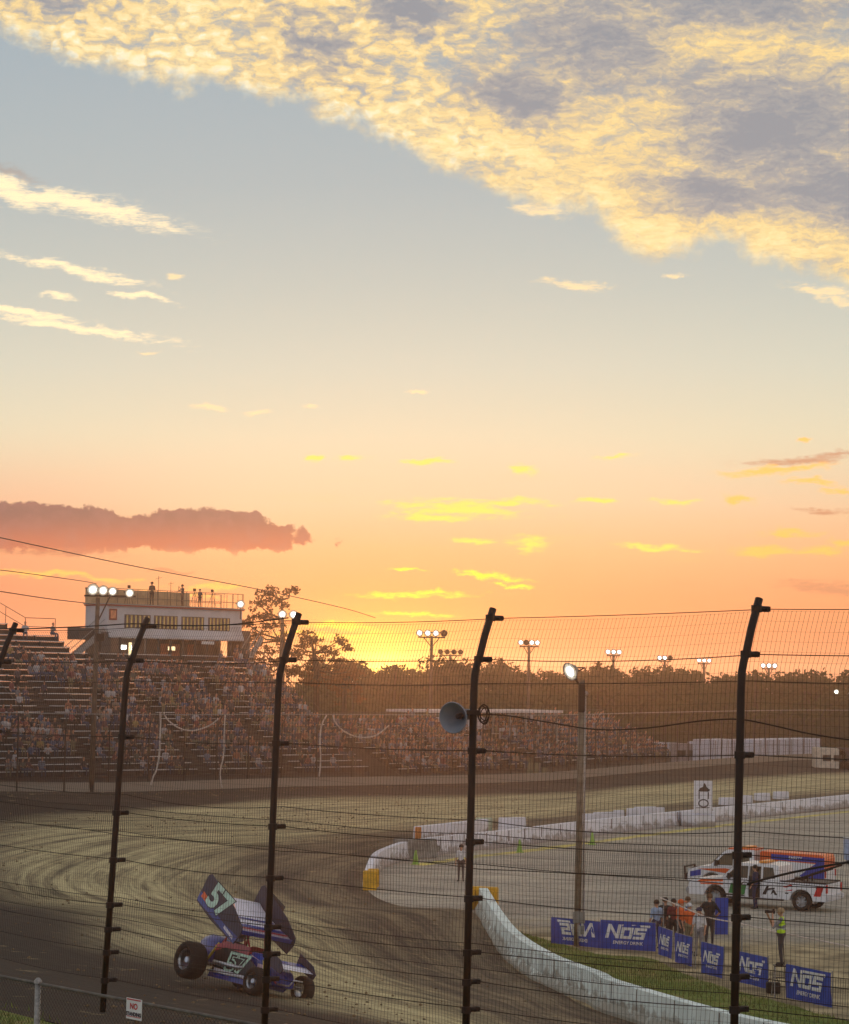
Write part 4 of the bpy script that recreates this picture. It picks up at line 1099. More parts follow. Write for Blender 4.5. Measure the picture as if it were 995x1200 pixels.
# single lamp at the right end of the press box roof
q = atd(282, 708, 190); t = thing('roof_floodlight', q, 'single lit floodlight at the end of the press box roof', 'floodlight')
lamp_head(t, Vector((0, 0, 0)), .33, Vector((.2, -1, -.2))); MB().tube([(0, .1, -1.2), (0, .1, -.2)], .04, 6).build('stem', steel_dark, t)
q = atd(331, 722, 205); b = Vector((q.x, q.y, 0)); t = thing('light_pole', b, 'light pole in front of the tall oak with two lit lamps', 'light pole')
MB().tube([(0, 0, 0), (0, 0, q.z)], [.18, .12], 8).build('pole', pole_m, t, smooth=True); MB().box((.45, 0, q.z - .4), (1.6, .1, .1)).build('crossarm', steel_dark, t)
for x in (0, .95): lamp_head(t, Vector((x, -.15, q.z + .15)), .38, Vector((.1, -1, -.2)))
q = atd(414, 801, 262); t = thing('light_pole', (q.x, q.y, 0), 'small lone lamp on a short pole below the setting sun', 'light pole')
MB().tube([(0, 0, 0), (0, 0, q.z)], .09, 7).build('pole', pole_m, t); lamp_head(t, Vector((0, -.1, q.z)), .3, Vector((0, -1, -.1)))
q = atd(118, 751, 180)
# infield pole with flood, plus slim metal pole strapped to it
b = at(677, 1109); t = thing('infield_light_pole', b, 'tall infield pole with one lit flood at its top beside the blue banners', 'light pole')
D_ = b.y; tp = atd(677, 797, D_)
MB().tube([(-.02, 0, -.2), (.03, 0, tp.z)], [.13, .105], 12).build('pole', mat('weathered_pole', rgb(112, 106, 92), .85, 0, .2, 3), t, smooth=True)
MB().tube([(.2, -.12, 0), (.2, -.12, 2.0)], .03, 8).tube([(.0, -.2, .0), (-.02, -.2, 1.0)], .03, 6).build('conduit', galv, t, smooth=True)
MB().box((0.02, -.22, 1.05), (.42, .16, .4)).box((.16, -.2, .6), (.16, .12, .3)).build('meter_box', mat('grey_box', rgb(120, 126, 124), .6), t)
q = atd(668, 787, D_) - b; lamp_head(t, q, .34, Vector((-.9, -.75, -.45)), True); MB().tube([q + Vector((.1, .2, -.1)), (.03, 0, tp.z - .3)], .04, 6).build('bracket', steel_dark, t)
MB().box((.02, -.05, tp.z - .65), (.24, .2, 1.0)).build('ballast_box', steel_dark, t, bevel=.02)
b = at(683, 1107); t = thing('slim_metal_pole', b, 'slim pale metal pole with ball top beside the infield light pole', 'pole')
tp = atd(683, 813, b.y); MB().tube([(0, 0, 0), (-.02, 0, tp.z)], .035, 8).build('shaft', galv, t, smooth=True); MB().lathe([(.001, -.11), (.08, -.08), (.11, 0), (.08, .08), (.001, .11)], (-.02, 0, tp.z), 10).build('ball', galv, t, smooth=True)

# ================================================================== wires
def wire(name, pts, r, label, m=None, sag=0.0, cat='cable', n=40):
    pts = [Vector(p) for p in pts]; c = pts[0].copy(); k = len(pts)
    q = [cr(pts, (k - 1) * i / n) - c for i in range(n + 1)]
    o = MB().tube(q, r, 5).build(name, m or wire_m, None, smooth=True); o.location = c
    return tag(o, label, cat)
wire('power_line', [atd(-60, 617, 120), atd(0, 630, 128), atd(160, 664, 150), atd(300, 690, 172), atd(400, 712, 192), atd(440, 724, 205)], .03, 'upper power line crossing the sunset above the press box')
wire('power_line', [atd(-60, 664, 120), atd(0, 668, 128), atd(90, 680, 140), atd(113, 684, 148)], .022, 'faint middle power line entering from the sky edge')
wire('power_line', [atd(-60, 684, 120), atd(0, 693, 128), atd(60, 702, 140), atd(113, 708, 157)], .028, 'lower power line running into the pole with four floods')

# ================================================================== horn speaker on the near fence
pc = on_post(2, -.40); D_ = pc.y
mc = atd(531, 841, D_ - .12); ax = (mc - atd(551, 838, D_ + .02)); ax = (ax.normalized() + Vector((0, -.75, -.05))).normalized()
t = thing('horn_speaker', mc, 'grey round horn loudspeaker clamped to a bent fence post', 'loudspeaker')
q = ax.to_track_quat('Z', 'Y').to_matrix()
hm = mat('horn_grey', rgb(132, 142, 156), .45, .1, .06, 6)
MB().lathe([(.165, .01), (.172, .0), (.165, -.012), (.135, -.06), (.10, -.12), (.07, -.17), (.05, -.21), (.05, -.24)], (0, 0, 0), 28, rot=q).lathe([(.165, .01), (.158, 0), (.128, -.06), (.092, -.12), (.06, -.17), (.03, -.21), (.001, -.21)], (0, 0, 0), 28, rot=q).build('bell', hm, t, smooth=True)
MB().lathe([(.001, -.2), (.035, -.17), (.028, -.1), (.001, -.08)], (0, 0, 0), 14, rot=q).build('phase_plug', mat('horn_throat', rgb(60, 58, 62), .5), t, smooth=True)
MB().lathe([(.052, -.22), (.06, -.24), (.06, -.31), (.045, -.33), (.001, -.33)], (0, 0, 0), 16, rot=q).build('driver', mat('driver_grey', rgb(104, 110, 120), .5), t, smooth=True)
pe = pc - mc; MB().tube([ax * -.27, (ax * -.27).lerp(pe, .6), pe], .018, 6).box(pe, (.14, .14, .05)).build('bracket', steel_dark, t)
cc = on_post(2, -.42) + Vector((.1, .05, 0)); cl = MB()
pts = []
for i in range(90):
    a = i / 90 * math.tau * 4; r = .068 + .018 * math.sin(i * .31); pts.append((math.cos(a) * r * .75 + .02 * math.sin(i * .1), .01 * math.sin(i), math.sin(a) * r * 1.25))
o = cl.tube(pts, .0065, 5).build('cable_coil', black_m, None, smooth=True); o.location = cc; tag(o, 'loose black cable coil hanging behind the horn loudspeaker post', 'cable')
dB = lambda x: 25.7 + (x - 554) * -.0075
wire('speaker_cable', [atd(x, y, dB(x) + .1) for x, y in ((560, 838), (590, 838), (640, 846), (700, 855), (760, 853), (820, 845), (866, 843), (905, 850), (950, 860), (1010, 868), (1100, 868))], .0075, 'black speaker cable sagging from the horn to the last bent post', black_m)
wire('speaker_cable', [atd(x, y, dB(x) + .1) for x, y in ((-20, 735), (20, 737), (80, 735), (120, 733), (158, 731), (210, 733), (270, 732), (338, 724))], .0075, 'black cable strung between the tops of the two leftmost bent posts', black_m)
wire('guy_cable', [atd(x, y, dB(x) + .1) for x, y in ((876, 1036), (905, 1028), (940, 1020), (990, 1011), (1060, 1000))], .012, 'thick black cable rising from the last bent post past the trucks', black_m)

# ================================================================== right hand background: white buildings and campers
def trailer(name, pa, pb_, D0, D1, yb, h, label, cat, m):
    a, b = atd(pa, yb, D0), atd(pb_, yb, D1); a.z = b.z = 0; e, n_, L = basis(a, b); rt = Matrix((e, n_, Vector((0, 0, 1)))).transposed()
    t = thing(name, a, label, cat)
    MB().box(e * L / 2 + n_ * 1.3 + Vector((0, 0, h / 2 + .9)), (L, 2.6, h), 0, rt).build('body', m, t, bevel=.05)
    rb = MB(); k = int(L / 1.2)
    for i in range(k + 1): rb.box(e * (L * i / k) + n_ * -.02 + Vector((0, 0, h / 2 + .9)), (.06, .05, h - .1), 0, rt)
    rb.build('ribs', galv, t)
    for f_ in (.12, .2, .82):
        for yy in (.1, 2.4): MB().lathe([(.001, -.12), (.48, -.12), (.5, 0), (.48, .12), (.001, .12)], e * L * f_ + n_ * yy + Vector((0, 0, .5)), 16, rot=rt @ Matrix.Rotation(R(90), 3, 'X')).build('wheel', black_m, t)
    return t
whm = mat('trailer_white', rgb(206, 212, 228), .5, 0, .06, .3)
trailer('long_trailer', 884, 962, 245, 256, 890, 2.6, 'long white trailer with ribbed side beyond the far fence', 'trailer', whm)
trailer('box_trailer', 838, 868, 238, 242, 890, 2.7, 'shorter white trailer half hidden by the last bent post', 'trailer', whm)
trailer('box_trailer', 874, 886, 250, 252, 890, 2.1, 'small brownish trailer between the two white ones', 'trailer', mat('tan_trailer', rgb(150, 128, 116), .6))
def camper(px, D, w, label, c):
    a = atd(px, 870, D); a.z = 0; t = thing('camper_van', a, label, 'camper', 'campers parked behind the far fence')
    b_ = MB().prism([(-w / 2, .5), (w / 2, .5), (w / 2, 1.5), (w / 2 - .5, 2.0), (w / 2 - .9, 3.0), (-w / 2, 3.1)], -1.1, 1.1, axis='y'); b_.build('body', c, t, bevel=.06)
    MB().prism([(w / 2 - .25, 1.75), (w / 2 - .52, 2.0), (w / 2 - .85, 2.75), (w / 2 - .9, 2.75)], -1.12, 1.12, axis='y').build('windscreen', glass_d, t)
    for x in (-w * .2, w * .08): MB().box((x, -1.12, 2.1), (.8, .04, .6)).build('window', glass_d, t)
    for x in (-w * .3, w * .3):
        for y in (-1.0, 1.0): MB().lathe([(.001, -.12), (.4, -.12), (.42, 0), (.4, .12), (.001, .12)], (x, y, .42), 14, rot=Matrix.Rotation(R(90), 3, 'X')).build('wheel', black_m, t)
camper(782, 246, 4.2, 'white camper nearest the woods behind the far fence', whm)
camper(806, 243, 3.6, 'grey camper between the white camper and the trailers', mat('camper_grey', rgb(150, 146, 152), .5))
camper(826, 250, 3.4, 'small pale camper tucked against the first white trailer', whm)
camper(976, 236, 3.8, 'cream camper at the picture edge beside the long trailer', mat('camper_cream', rgb(206, 196, 180), .5))
camper(1003, 236, 3.8, 'dark camper cut off by the picture edge', mat('camper_dark', rgb(84, 72, 76), .5))
# ---- emblem sign standing on the pit wall
b = at(820, 969); t = thing('emblem_sign', b, 'tall white board with black cap and ring emblem standing at the pit wall', 'sign')
s_ = F / b.y
MB().box((-.1, .3, .5), (2.2, .6, 1.0)).box((.15, -.05, .4), (1.4, .2, .8)).build('plinth', wall_mat2, t, bevel=.03)
MB().box((.18, -.2, 1.95), (1.2, .08, 2.1)).build('board', mat('sign_board_white', rgb(224, 226, 234), .6, 0, .04), t)
bk = mat('emblem_black', rgb(34, 34, 40), .6)
em = MB()
for i in range(20):
    a, b_ = math.tau * i / 20, math.tau * (i + 1) / 20
    for rx, rz, w, cz in ((.27, .2, .075, 1.22),):
        q = lambda an, k: (.2 + math.cos(an) * (rx + (w if k else 0)), .045, cz + math.sin(an) * (rz + (w if k else 0)))
        em.quad([q(a, 0), q(a, 1), q(b_, 1), q(b_, 0)])
em.quad([(-.15, .045, 1.98), (.55, .045, 1.98), (.62, .045, 2.1), (.42, .045, 2.25), (.3, .045, 2.5), (.2, .045, 2.52), (.16, .045, 2.28), (-.05, .045, 2.2)])
em.quad([(-.12, .045, 1.5), (-.05, .045, 1.5), (-.05, .045, 1.95), (-.12, .045, 1.95)]); em.quad([(.48, .045, 1.5), (.55, .045, 1.5), (.55, .045, 1.95), (.48, .045, 1.95)])
em.quad([(-.3, .045, .9), (.6, .045, .93), (.6, .045, .97), (-.3, .045, .94)])
o = em.build('emblem', bk, t); o.location = (0, -.3, .32)
# ---- tyre pile
b = at(789, 967); t = thing('tyre_pile', b, 'low dark pile of old tyres against the pit wall by the emblem sign', 'tyres')
for i, (x, y, z) in enumerate(((-.7, 0, .13), (0, 0, .13), (.7, 0, .13), (-.65, 0, .38), (.05, 0, .38), (.66, 0, .38), (-.2, 0, .62), (.4, 0, .62))):
    prof = [(.18, -.12), (.3, -.125), (.34, -.06), (.34, .06), (.3, .125), (.18, .12), (.18, -.12)]
    MB().lathe(prof, (x, y, z), 16, rot=Matrix.Rotation(rnd.uniform(-.2, .2), 3, 'X')).build('tyre', black_m, t, smooth=True)
# ---- traffic cones
cg = mat('neon_green_plastic', rgb(132, 176, 74), .5, 0, .05)
for i, (x, y, l) in enumerate(((487, 1013, 'neon green cone standing by the grey end block of the pit wall'), (609, 999, 'neon green cone halfway along the pit wall on the yellow line'), (694, 990, 'neon green cone on the yellow line beyond the infield pole'))):
    t = thing('traffic_cone', at(x, y), l, 'cone', 'green cones along the pit wall')
    MB().lathe([(.001, .72), (.04, .72), (.16, .05), (.16, .03)], (0, 0, 0), 14).build('cone', cg, t, smooth=True); MB().box((0, 0, .02), (.42, .42, .04)).build('foot', cg, t)
# ================================================================== people
skin_m = mat('skin', rgb(190, 140, 112), .6, 0, .05); hair_d = mat('dark_hair', rgb(44, 34, 28), .8); hair_b = mat('brown_hair', rgb(96, 70, 46), .8)
def cloth(name, c): return mat('cloth_' + name, rgb(*c), .85, 0, .12, 6)
CL_ = {n: cloth(n, c) for n, c in dict(black=(34, 34, 38), charcoal=(64, 64, 70), navy=(36, 46, 82), blue=(58, 92, 158), lightblue=(150, 176, 208), white=(214, 214, 216), grey=(136, 136, 140), red=(168, 44, 44), maroon=(110, 44, 48),
     orange=(224, 104, 48), tan=(172, 146, 112), khaki=(134, 124, 98), green=(70, 98, 66), neon=(196, 236, 50), pink=(206, 130, 140), purple=(96, 76, 110), denim=(62, 80, 110), yellow=(214, 176, 60)).items()}
def seg_mesh(segs, voxel, dec=None, smooth=True):
    """one continuous surface from tapered limbs: (p0, p1, r0, r1, material index)"""
    bm = bmesh.new()
    for p0, p1, r0, r1, mi in segs:
        p0, p1 = Vector(p0), Vector(p1); L = (p1 - p0).length
        q = (p1 - p0).to_track_quat('Z', 'Y').to_matrix() if L > 1e-6 else Matrix.Identity(3)
        N = 10; prof = [(0.0, -r0)]
        for a in (-60, -30, 0): prof.append((r0 * math.cos(R(a)), r0 * math.sin(R(a))))
        for a in (0, 30, 60): prof.append((r1 * math.cos(R(a)), L + r1 * math.sin(R(a))))
        prof.append((0.0, L + r1)); rings = []
        for r, z in prof:
            if r < 1e-9: rings.append([bm.verts.new(p0 + q @ Vector((0, 0, z)))])
            else: rings.append([bm.verts.new(p0 + q @ Vector((r * math.cos(math.tau * k / N), r * math.sin(math.tau * k / N), z))) for k in range(N)])
        for A, B in zip(rings, rings[1:]):
            for k in range(N):
                a, a2 = A[k % len(A)], A[(k + 1) % len(A)]; b, b2 = B[k % len(B)], B[(k + 1) % len(B)]
                vv = []
                for v in (a, a2, b2, b):
                    if v not in vv: vv.append(v)
                if len(vv) > 2: bm.faces.new(vv)
    me = bpy.data.meshes.new('body_tmp'); bm.to_mesh(me); bm.free()
    o = bpy.data.objects.new('body_tmp', me); COL.objects.link(o)
    m = o.modifiers.new('r', 'REMESH'); m.mode = 'VOXEL'; m.voxel_size = voxel
    s = o.modifiers.new('s', 'SMOOTH'); s.iterations = 2; s.factor = .5
    if dec: d = o.modifiers.new('d', 'DECIMATE'); d.ratio = dec
    dg = bpy.context.evaluated_depsgraph_get(); dg.update()
    out = bpy.data.meshes.new_from_object(o.evaluated_get(dg)); bpy.data.objects.remove(o)
    S = [(Vector(a), Vector(b), r0, r1, mi) for a, b, r0, r1, mi in segs]
    for p in out.polygons:
        c = p.center; best, bd = 0, 1e9
        for a, b, r0, r1, mi in S:
            ab = b - a; t = 0 if ab.length < 1e-6 else max(0, min(1, (c - a).dot(ab) / ab.length_squared))
            d = (c - a - ab * t).length - (r0 + (r1 - r0) * t)
            if d < bd: bd, best = d, mi
        p.material_index = best; p.use_smooth = smooth
    return out
SK, SH, TR, SHOE = 0, 1, 2, 3
def body_segs(pose='stand', arms=None, lean=0.0, fingers=False, sleeve='short', stance=.1, head_turn=0.0, shorts=False, hscale=1.0, bulk=1.0):
    """facing +Y, feet at z = 0 (or seat at z = 0 for sitting)"""
    L = []; b = bulk
    if pose == 'sit': hz = .12; off = 0.0
    else: hz = .93; off = 0.0
    sl = lambda z: Vector((0, math.sin(lean) * z, math.cos(lean) * z))
    H = Vector((0, 0, hz))
    P = lambda x, y, z: H + Vector((x, y, 0)) + sl(z)
    L += [(P(-.07, 0, .03), P(.07, 0, .03), .125 * b, .125 * b, TR), (P(0, 0, .12), P(0, 0, .26), .128 * b, .125 * b, SH), (P(-.07, .0, .30), P(.07, .0, .30), .115 * b, .115 * b, SH),
          (P(-.1, -.01, .42), P(.1, -.01, .42), .105 * b, .105 * b, SH), (P(-.15, -.01, .49), P(.15, -.01, .49), .062, .062, SH), (P(0, -.01, .5), P(0, .015, .61), .055, .05, SK)]
    hc = P(0, .03, .70)
    L += [(hc + Vector((0, -.015, .02)), hc + Vector((0, -.01, .03)), .098, .095, SK), (hc + Vector((0, .03, -.05)), hc + Vector((0, .035, -.07)), .062, .05, SK), (hc + Vector((0, .09, -.01)), hc + Vector((0, .108, -.03)), .012, .016, SK),
          (hc + Vector((-.093, 0, 0)), hc + Vector((-.096, -.01, -.02)), .016, .012, SK), (hc + Vector((.093, 0, 0)), hc + Vector((.096, -.01, -.02)), .016, .012, SK)]
    for s in (-1, 1):
        hip = H + Vector((.085 * s, 0, 0))
        if pose == 'sit': knee = Vector((.12 * s, .46, .12)); ank = Vector((.12 * s, .44, -.32)); toe = ank + Vector((.01 * s, .15, -.04))
        elif pose == 'walk': knee = Vector((.1 * s, .12 * s + .05, .5)); ank = Vector((.1 * s, .25 * s - .02, .09)); toe = ank + Vector((.02 * s, .15, -.055))
        else: knee = Vector((stance * s, .02, .5)); ank = Vector(((stance + .01) * s, -.02, .09)); toe = ank + Vector((.03 * s, .15, -.055))
        if pose != 'sit': ank.z = max(ank.z, .09)
        L += [(hip, knee, .095 * b, .062, TR), (knee, knee.lerp(ank, .4), .058, .054, SK if shorts else TR), (knee.lerp(ank, .4), ank, .054, .04, SK if shorts else TR), (ank - Vector((0, .03, .045)), toe, .042, .034, SHOE)]
        shd = P(.185 * s, -.01, .47); e, w = (arms[0 if s < 0 else 1] if arms else (P(.24 * s, -.03, .2), P(.25 * s, .08, -.03)))
        e, w = Vector(e), Vector(w)
        d = (w - e).normalized()
        fm = SH if sleeve == 'long' else SK
        L += [(shd, e, .056, .043, SH), (e, w, .042, .028, fm)]
        side = d.cross(Vector((0, 0, 1)) if abs(d.z) < .8 else Vector((0, 1, 0))).normalized()
        pc_ = w + d * .05; L += [(w, w + d * .085, .027, .032, SK)]
        for i, (o_, ln) in enumerate(((-.028, .062), (-.01, .075), (.01, .07), (.027, .055))):
            k = w + d * .085 + side * o_; k2 = k + d * ln * .55; k3 = k2 + (d * .75 + Vector((0, .35, -.3))).normalized() * ln * .5
            L += [(k, k2, .0095, .009, SK), (k2, k3, .009, .0075, SK)]
        th = w + d * .03 + side * .028 * -1; L += [(th, th - side * .03 + d * .04, .012, .009, SK)]
    return [(a * hscale if 0 else a, c, r0, r1, m) for a, c, r0, r1, m in L], hc
def hair_mesh(hc, kind, m, par):
    hb = MB(); prof = [(.001, .118), (.05, .108), (.088, .075), (.106, .03), (.108, -.01), (.1, -.03)]
    if kind == 'long': prof += [(.11, -.1), (.1, -.2), (.07, -.24)]
    hb.lathe(prof, (0, -.02, .015), 14)
    if kind == 'cap': hb.box((0, .12, .045), (.15, .11, .012))
    if kind == 'hat': hb.lathe([(.1, .02), (.19, .0), (.1, .028)], (0, -.01, .02), 16)
    o = hb.build('cap' if kind == 'cap' else ('hat' if kind == 'hat' else 'hair'), m, par, smooth=True); o.location = hc
    return o
def person(loc, label, face, shirt, trousers, hair=('short', 'brown'), shoes='black', group=None, voxel=.018, scale=1.0, **kw):
    segs, hc = body_segs(**kw)
    me = seg_mesh(segs, voxel)
    t = thing('person', loc, label, 'person', group, rz=face)
    me.name = 'body'
    for m in (skin_m, CL_[shirt], CL_[trousers], CL_[shoes]): me.materials.append(m)
    o = bpy.data.objects.new('body', me); COL.objects.link(o); o.parent = t
    hm_ = {'brown': hair_b, 'dark': hair_d}.get(hair[1]) or CL_[hair[1]]
    hair_mesh(hc, hair[0], hm_, t)
    t.scale = (scale,) * 3
    return t, hc
TOCAM = R(180)
# official walking in the opening
person(at(540, 1033), 'person in white shirt and dark trousers standing in the opening by the pit wall tip', R(170), 'white', 'charcoal', ('cap', 'black'), voxel=.022, scale=.98)
# group of people behind the banner line
GP = 'people behind the blue banners'
person(at(769, 1112), 'person in light blue shirt with dark hair, first of the group at the white rope', R(25), 'lightblue', 'navy', ('short', 'dark'), group=GP, scale=.99)
person(at(779, 1110.5), 'person in black shirt with dark hair between the light blue and dark red shirts', R(-10), 'black', 'charcoal', ('short', 'dark'), group=GP, scale=1.02)
person(at(789, 1111), 'person in dark red shirt standing behind the white rope', R(10), 'maroon', 'black', ('short', 'dark'), group=GP, scale=1.0)
person(at(797, 1114), 'person in orange shirt and orange cap beside the dark red shirt', R(-120), 'orange', 'charcoal', ('cap', 'orange'), group=GP, scale=1.03, bulk=1.1)
person(at(807, 1117), 'person in orange shirt with white cap next to the white shirted person', R(200), 'orange', 'khaki', ('cap', 'white'), group=GP, scale=1.0)
person(at(819, 1121), 'person in white shirt and grey trousers with dark cap near the banner post', R(150), 'white', 'grey', ('cap', 'navy'), group=GP, scale=.97)
person(at(806, 1108), 'person in blue shirt half hidden behind the orange shirts', R(90), 'blue', 'black', ('short', 'brown'), group=GP, scale=1.0)
t, hc = person(at(831, 1110.5), 'large person in black sleeveless top with bare arms on hips facing away', R(-20), 'black', 'charcoal', ('short', 'brown'), group=GP, scale=1.1, bulk=1.22,
       arms=[((-.36, -.04, 1.17), (-.2, .06, 1.0)), ((.36, -.04, 1.17), (.2, .06, 1.0))])
person(at(885, 1065), 'person in dark navy clothes standing at the open door of the white pickup', R(60), 'navy', 'navy', ('short', 'dark'), voxel=.022, scale=1.05)
# photographer on a step ladder
pb_ = at(915, 1168); t0_ = thing('step_ladder', pb_, 'small dark folding step ladder under the photographer', 'ladder')
lad = MB()
for s in (-1, 1):
    lad.tube([(.24 * s, .32, 0), (.19 * s, .05, .95)], .02, 6).tube([(.24 * s, -.34, 0), (.19 * s, -.1, .93)], .02, 6)
lad.build('rails', galv, t0_)
for y, z in ((.24, .27), (.16, .55)): MB().box((0, y, z), (.42, .1, .03)).build('step', steel_dark, t0_)
MB().box((0, -.03, .935), (.44, .34, .03)).build('top_step', steel_dark, t0_)
cam_arms = [((-.33, .22, 1.17), (-.1, .26, 1.50)), ((.28, .26, 1.14), (.06, .40, 1.47))]
ph, hc = person(pb_ + Vector((0, 0, .95)), 'photographer in neon yellow vest and cap on a step ladder raising a camera', R(78), 'grey', 'charcoal', ('cap', 'tan'), voxel=.0095, scale=.99, arms=cam_arms, stance=.11, bulk=1.15)
vb = MB(); prof = []
ring = [(-.17, .47), (-.19, .3), (-.185, .08), (.185, .08), (.19, .3), (.17, .47)]
segv = [(Vector((-.08, 0, 1.03)), Vector((.08, 0, 1.03)), .137, .137, 0), (Vector((-.075, 0, 1.24)), Vector((.075, 0, 1.24)), .130, .130, 0), (Vector((-.11, -.01, 1.35)), Vector((.11, -.01, 1.35)), .118, .118, 0), (Vector((-.13, -.01, 1.42)), Vector((.13, -.01, 1.42)), .07, .07, 0)]
vm = seg_mesh(segv, .016); vm.name = 'safety_vest'; vm.materials.append(CL_['neon']); vo = bpy.data.objects.new('safety_vest', vm); COL.objects.link(vo); vo.parent = ph
MB().box((0, .0, 1.12), (.35, .285, .045)).build('reflective_band', mat('reflective_silver', rgb(190, 196, 190), .3, .3), ph)
cam_o = thing('camera', pb_ + Vector((0, 0, .95)), 'black camera with a long lens held up by the photographer', 'camera', rz=R(78))
MB().box((0.0, .235, 1.60), (.15, .09, .11)).box((0, .235, 1.67), (.06, .07, .05)).build('camera_body', black_m, cam_o, bevel=.012)
MB().tube([(0, .28, 1.60), (0, .36, 1.60), (0, .36, 1.60), (0, .50, 1.605)], [.04, .04, .048, .052], 14).build('lens', black_m, cam_o, smooth=True)
b = thing('camera_bag', at(906, 1164), 'black camera bag on the ground beside the step ladder', 'bag')
MB().box((0, 0, .17), (.42, .3, .34)).box((0, -.16, .13), (.3, .05, .2)).build('pouch', black_m, b, bevel=.04); MB().tube([(-.18, 0, .34), (-.1, 0, .46), (.1, 0, .46), (.18, 0, .34)], .014, 6).build('strap', CL_['charcoal'], b, smooth=True)
mp = thing('monopod', at(921, 1160), 'thin black monopod leaning by the step ladder', 'monopod')
MB().tube([(0, 0, 0), (-.05, 0, .75), (-.1, 0, 1.5)], [.01, .014, .018], 7).build('pole', black_m, mp); MB().lathe([(.001, 0), (.03, .01), (.03, .06), (.001, .07)], (-.1, 0, 1.5), 8).build('head', black_m, mp)
# crew on the press box roof
person(DECK(5.1, .9), 'crew member in dark clothes standing tall on the press box roof beside a tripod', R(160), 'black', 'black', ('cap', 'black'), voxel=.026, scale=1.04)
person(DECK(8.3, 1.0), 'crew member bending arm up to a camera on the press box roof', R(120), 'charcoal', 'black', ('short', 'dark'), voxel=.026, scale=1.0, arms=[((-.32, .2, 1.2), (-.1, .3, 1.5)), ((.32, .2, 1.2), (.1, .3, 1.5))])
person(DECK(10.3, 1.2), 'slight crew member leaning at the roof rail nearest the shade screen end', R(150), 'navy', 'black', ('short', 'dark'), voxel=.026, scale=.84)
def tripod(loc, label):
    t = thing('camera_tripod', loc, label, 'tripod', 'camera tripods on the press box roof')
    for a in (90, 210, 330): MB().tube([(math.cos(R(a)) * .4, math.sin(R(a)) * .4, 0), (0, 0, 1.2)], .018, 6).build('leg', black_m, t)
    MB().box((0, -.05, 1.36), (.2, .42, .22)).tube([(0, -.25, 1.36), (0, -.5, 1.36)], .06, 10).build('video_camera', black_m, t, bevel=.015)
tripod(DECK(9.55, 1.0), 'tripod camera between the two standing roof crew members'); tripod(DECK(2.9, 1.0), 'tripod camera on the roof nearest the big floods'); tripod(DECK(11.6, 1.2), 'tripod camera at the far end of the roof crew')
for x, h, l in ((5.75, 2.3, 'tall thin aerial beside the tallest roof crew member'), (7.0, 1.9, 'thin aerial between the two roof crew members')):
    t = thing('aerial', DECK(x, .9), l, 'aerial'); MB().tube([(0, 0, 0), (0, 0, h)], .02, 6).build('mast', steel_dark, t); MB().tube([(-.25, 0, h * .9), (.25, 0, h * .95)], .012, 5).build('cross_element', steel_dark, t)

# ---- spectators on the stands
variants = []
for k, kw in enumerate((dict(lean=-.1), dict(lean=.22), dict(lean=.1, arms=[((-.28, .12, .38), (-.08, .42, .3)), ((.28, .12, .38), (.08, .42, .3))]), dict(lean=.3, arms=[((-.22, .3, .3), (-.06, .4, .45)), ((.22, .3, .3), (.06, .4, .45))]))):
    segs, hc = body_segs(pose='sit', **kw)
    segs = [s for s in segs if s[2] > .02 or s[3] > .02] + [(hc + Vector((0, -.03, .035)), hc + Vector((0, -.03, .045)), .1, .095, 3)]
    segs = [(a, b, r0, r1, (3 if m == SHOE else m)) for a, b, r0, r1, m in segs]
    v = seg_mesh(segs, .045, .5); v.name = 'spectator'; variants.append(v)
segs, hc = body_segs(pose='stand'); segs = [s for s in segs if s[2] > .02 or s[3] > .02] + [(hc + Vector((0, -.03, .035)), hc + Vector((0, -.03, .045)), .1, .095, 3)]
vst = seg_mesh(segs, .045, .5); vst.name = 'spectator'
for v in variants + [vst]:
    for m in (skin_m, CL_['grey'], CL_['denim'], hair_d): v.materials.append(m)
cr_ = random.Random(21)
shirts = ['black'] * 5 + ['charcoal'] * 5 + ['navy'] * 4 + ['grey'] * 4 + ['white'] * 4 + ['red'] * 3 + ['maroon'] * 3 + ['blue'] * 3 + ['lightblue'] * 2 + ['tan'] * 2 + ['orange', 'pink', 'purple', 'green', 'yellow']
FAN = {}
for n_, c_ in dict(black=(40, 38, 42), charcoal=(72, 68, 74), navy=(50, 54, 78), blue=(78, 96, 134), lightblue=(140, 150, 172), white=(206, 204, 206), grey=(130, 128, 132), red=(140, 66, 62), maroon=(98, 56, 58), orange=(176, 104, 72), tan=(150, 132, 112), green=(78, 88, 76), pink=(170, 128, 130), purple=(96, 82, 104), yellow=(176, 150, 84)).items(): FAN[n_] = cloth('fan_' + n_, tuple(.74 * q + .26 * w for q, w in zip(c_, (92, 90, 100))))
spots = []
def dens_main(x, i):
    px = 0
    g = 1.3 if (i < 9) else .8
    if 9 <= i <= 13: g = .16 if x < L0 - 13 else .95
    if 14 <= i <= 18: g = .85 if x > L0 - 24 else .5
    if i >= 19: g = .3 if x < L0 - 22 else .12
    if i < 3: g = .42
    if x > L0 - 18 and 3 <= i < 20: g = max(g, 1.15)
    if i >= 17 and x > L0 - 20: g = .05
    g *= .75 + .55 * math.sin(x * .55 + i * .9) + .3 * math.sin(x * 1.7 + i * 2.3)
    return g
for i in range(NR):
    a, b = rowspan(i); x = a + 9 + .3
    while x < b - .3:
        if not any(abs(x - c) < .75 for c in aisles) and cr_.random() < dens_main(x, i):
            spots.append((A0 + loc(x, i * RUN + .45, Z0 + i * RISE + .46), ex, ey, 'main', i, x))
        x += cr_.uniform(.42, .58)
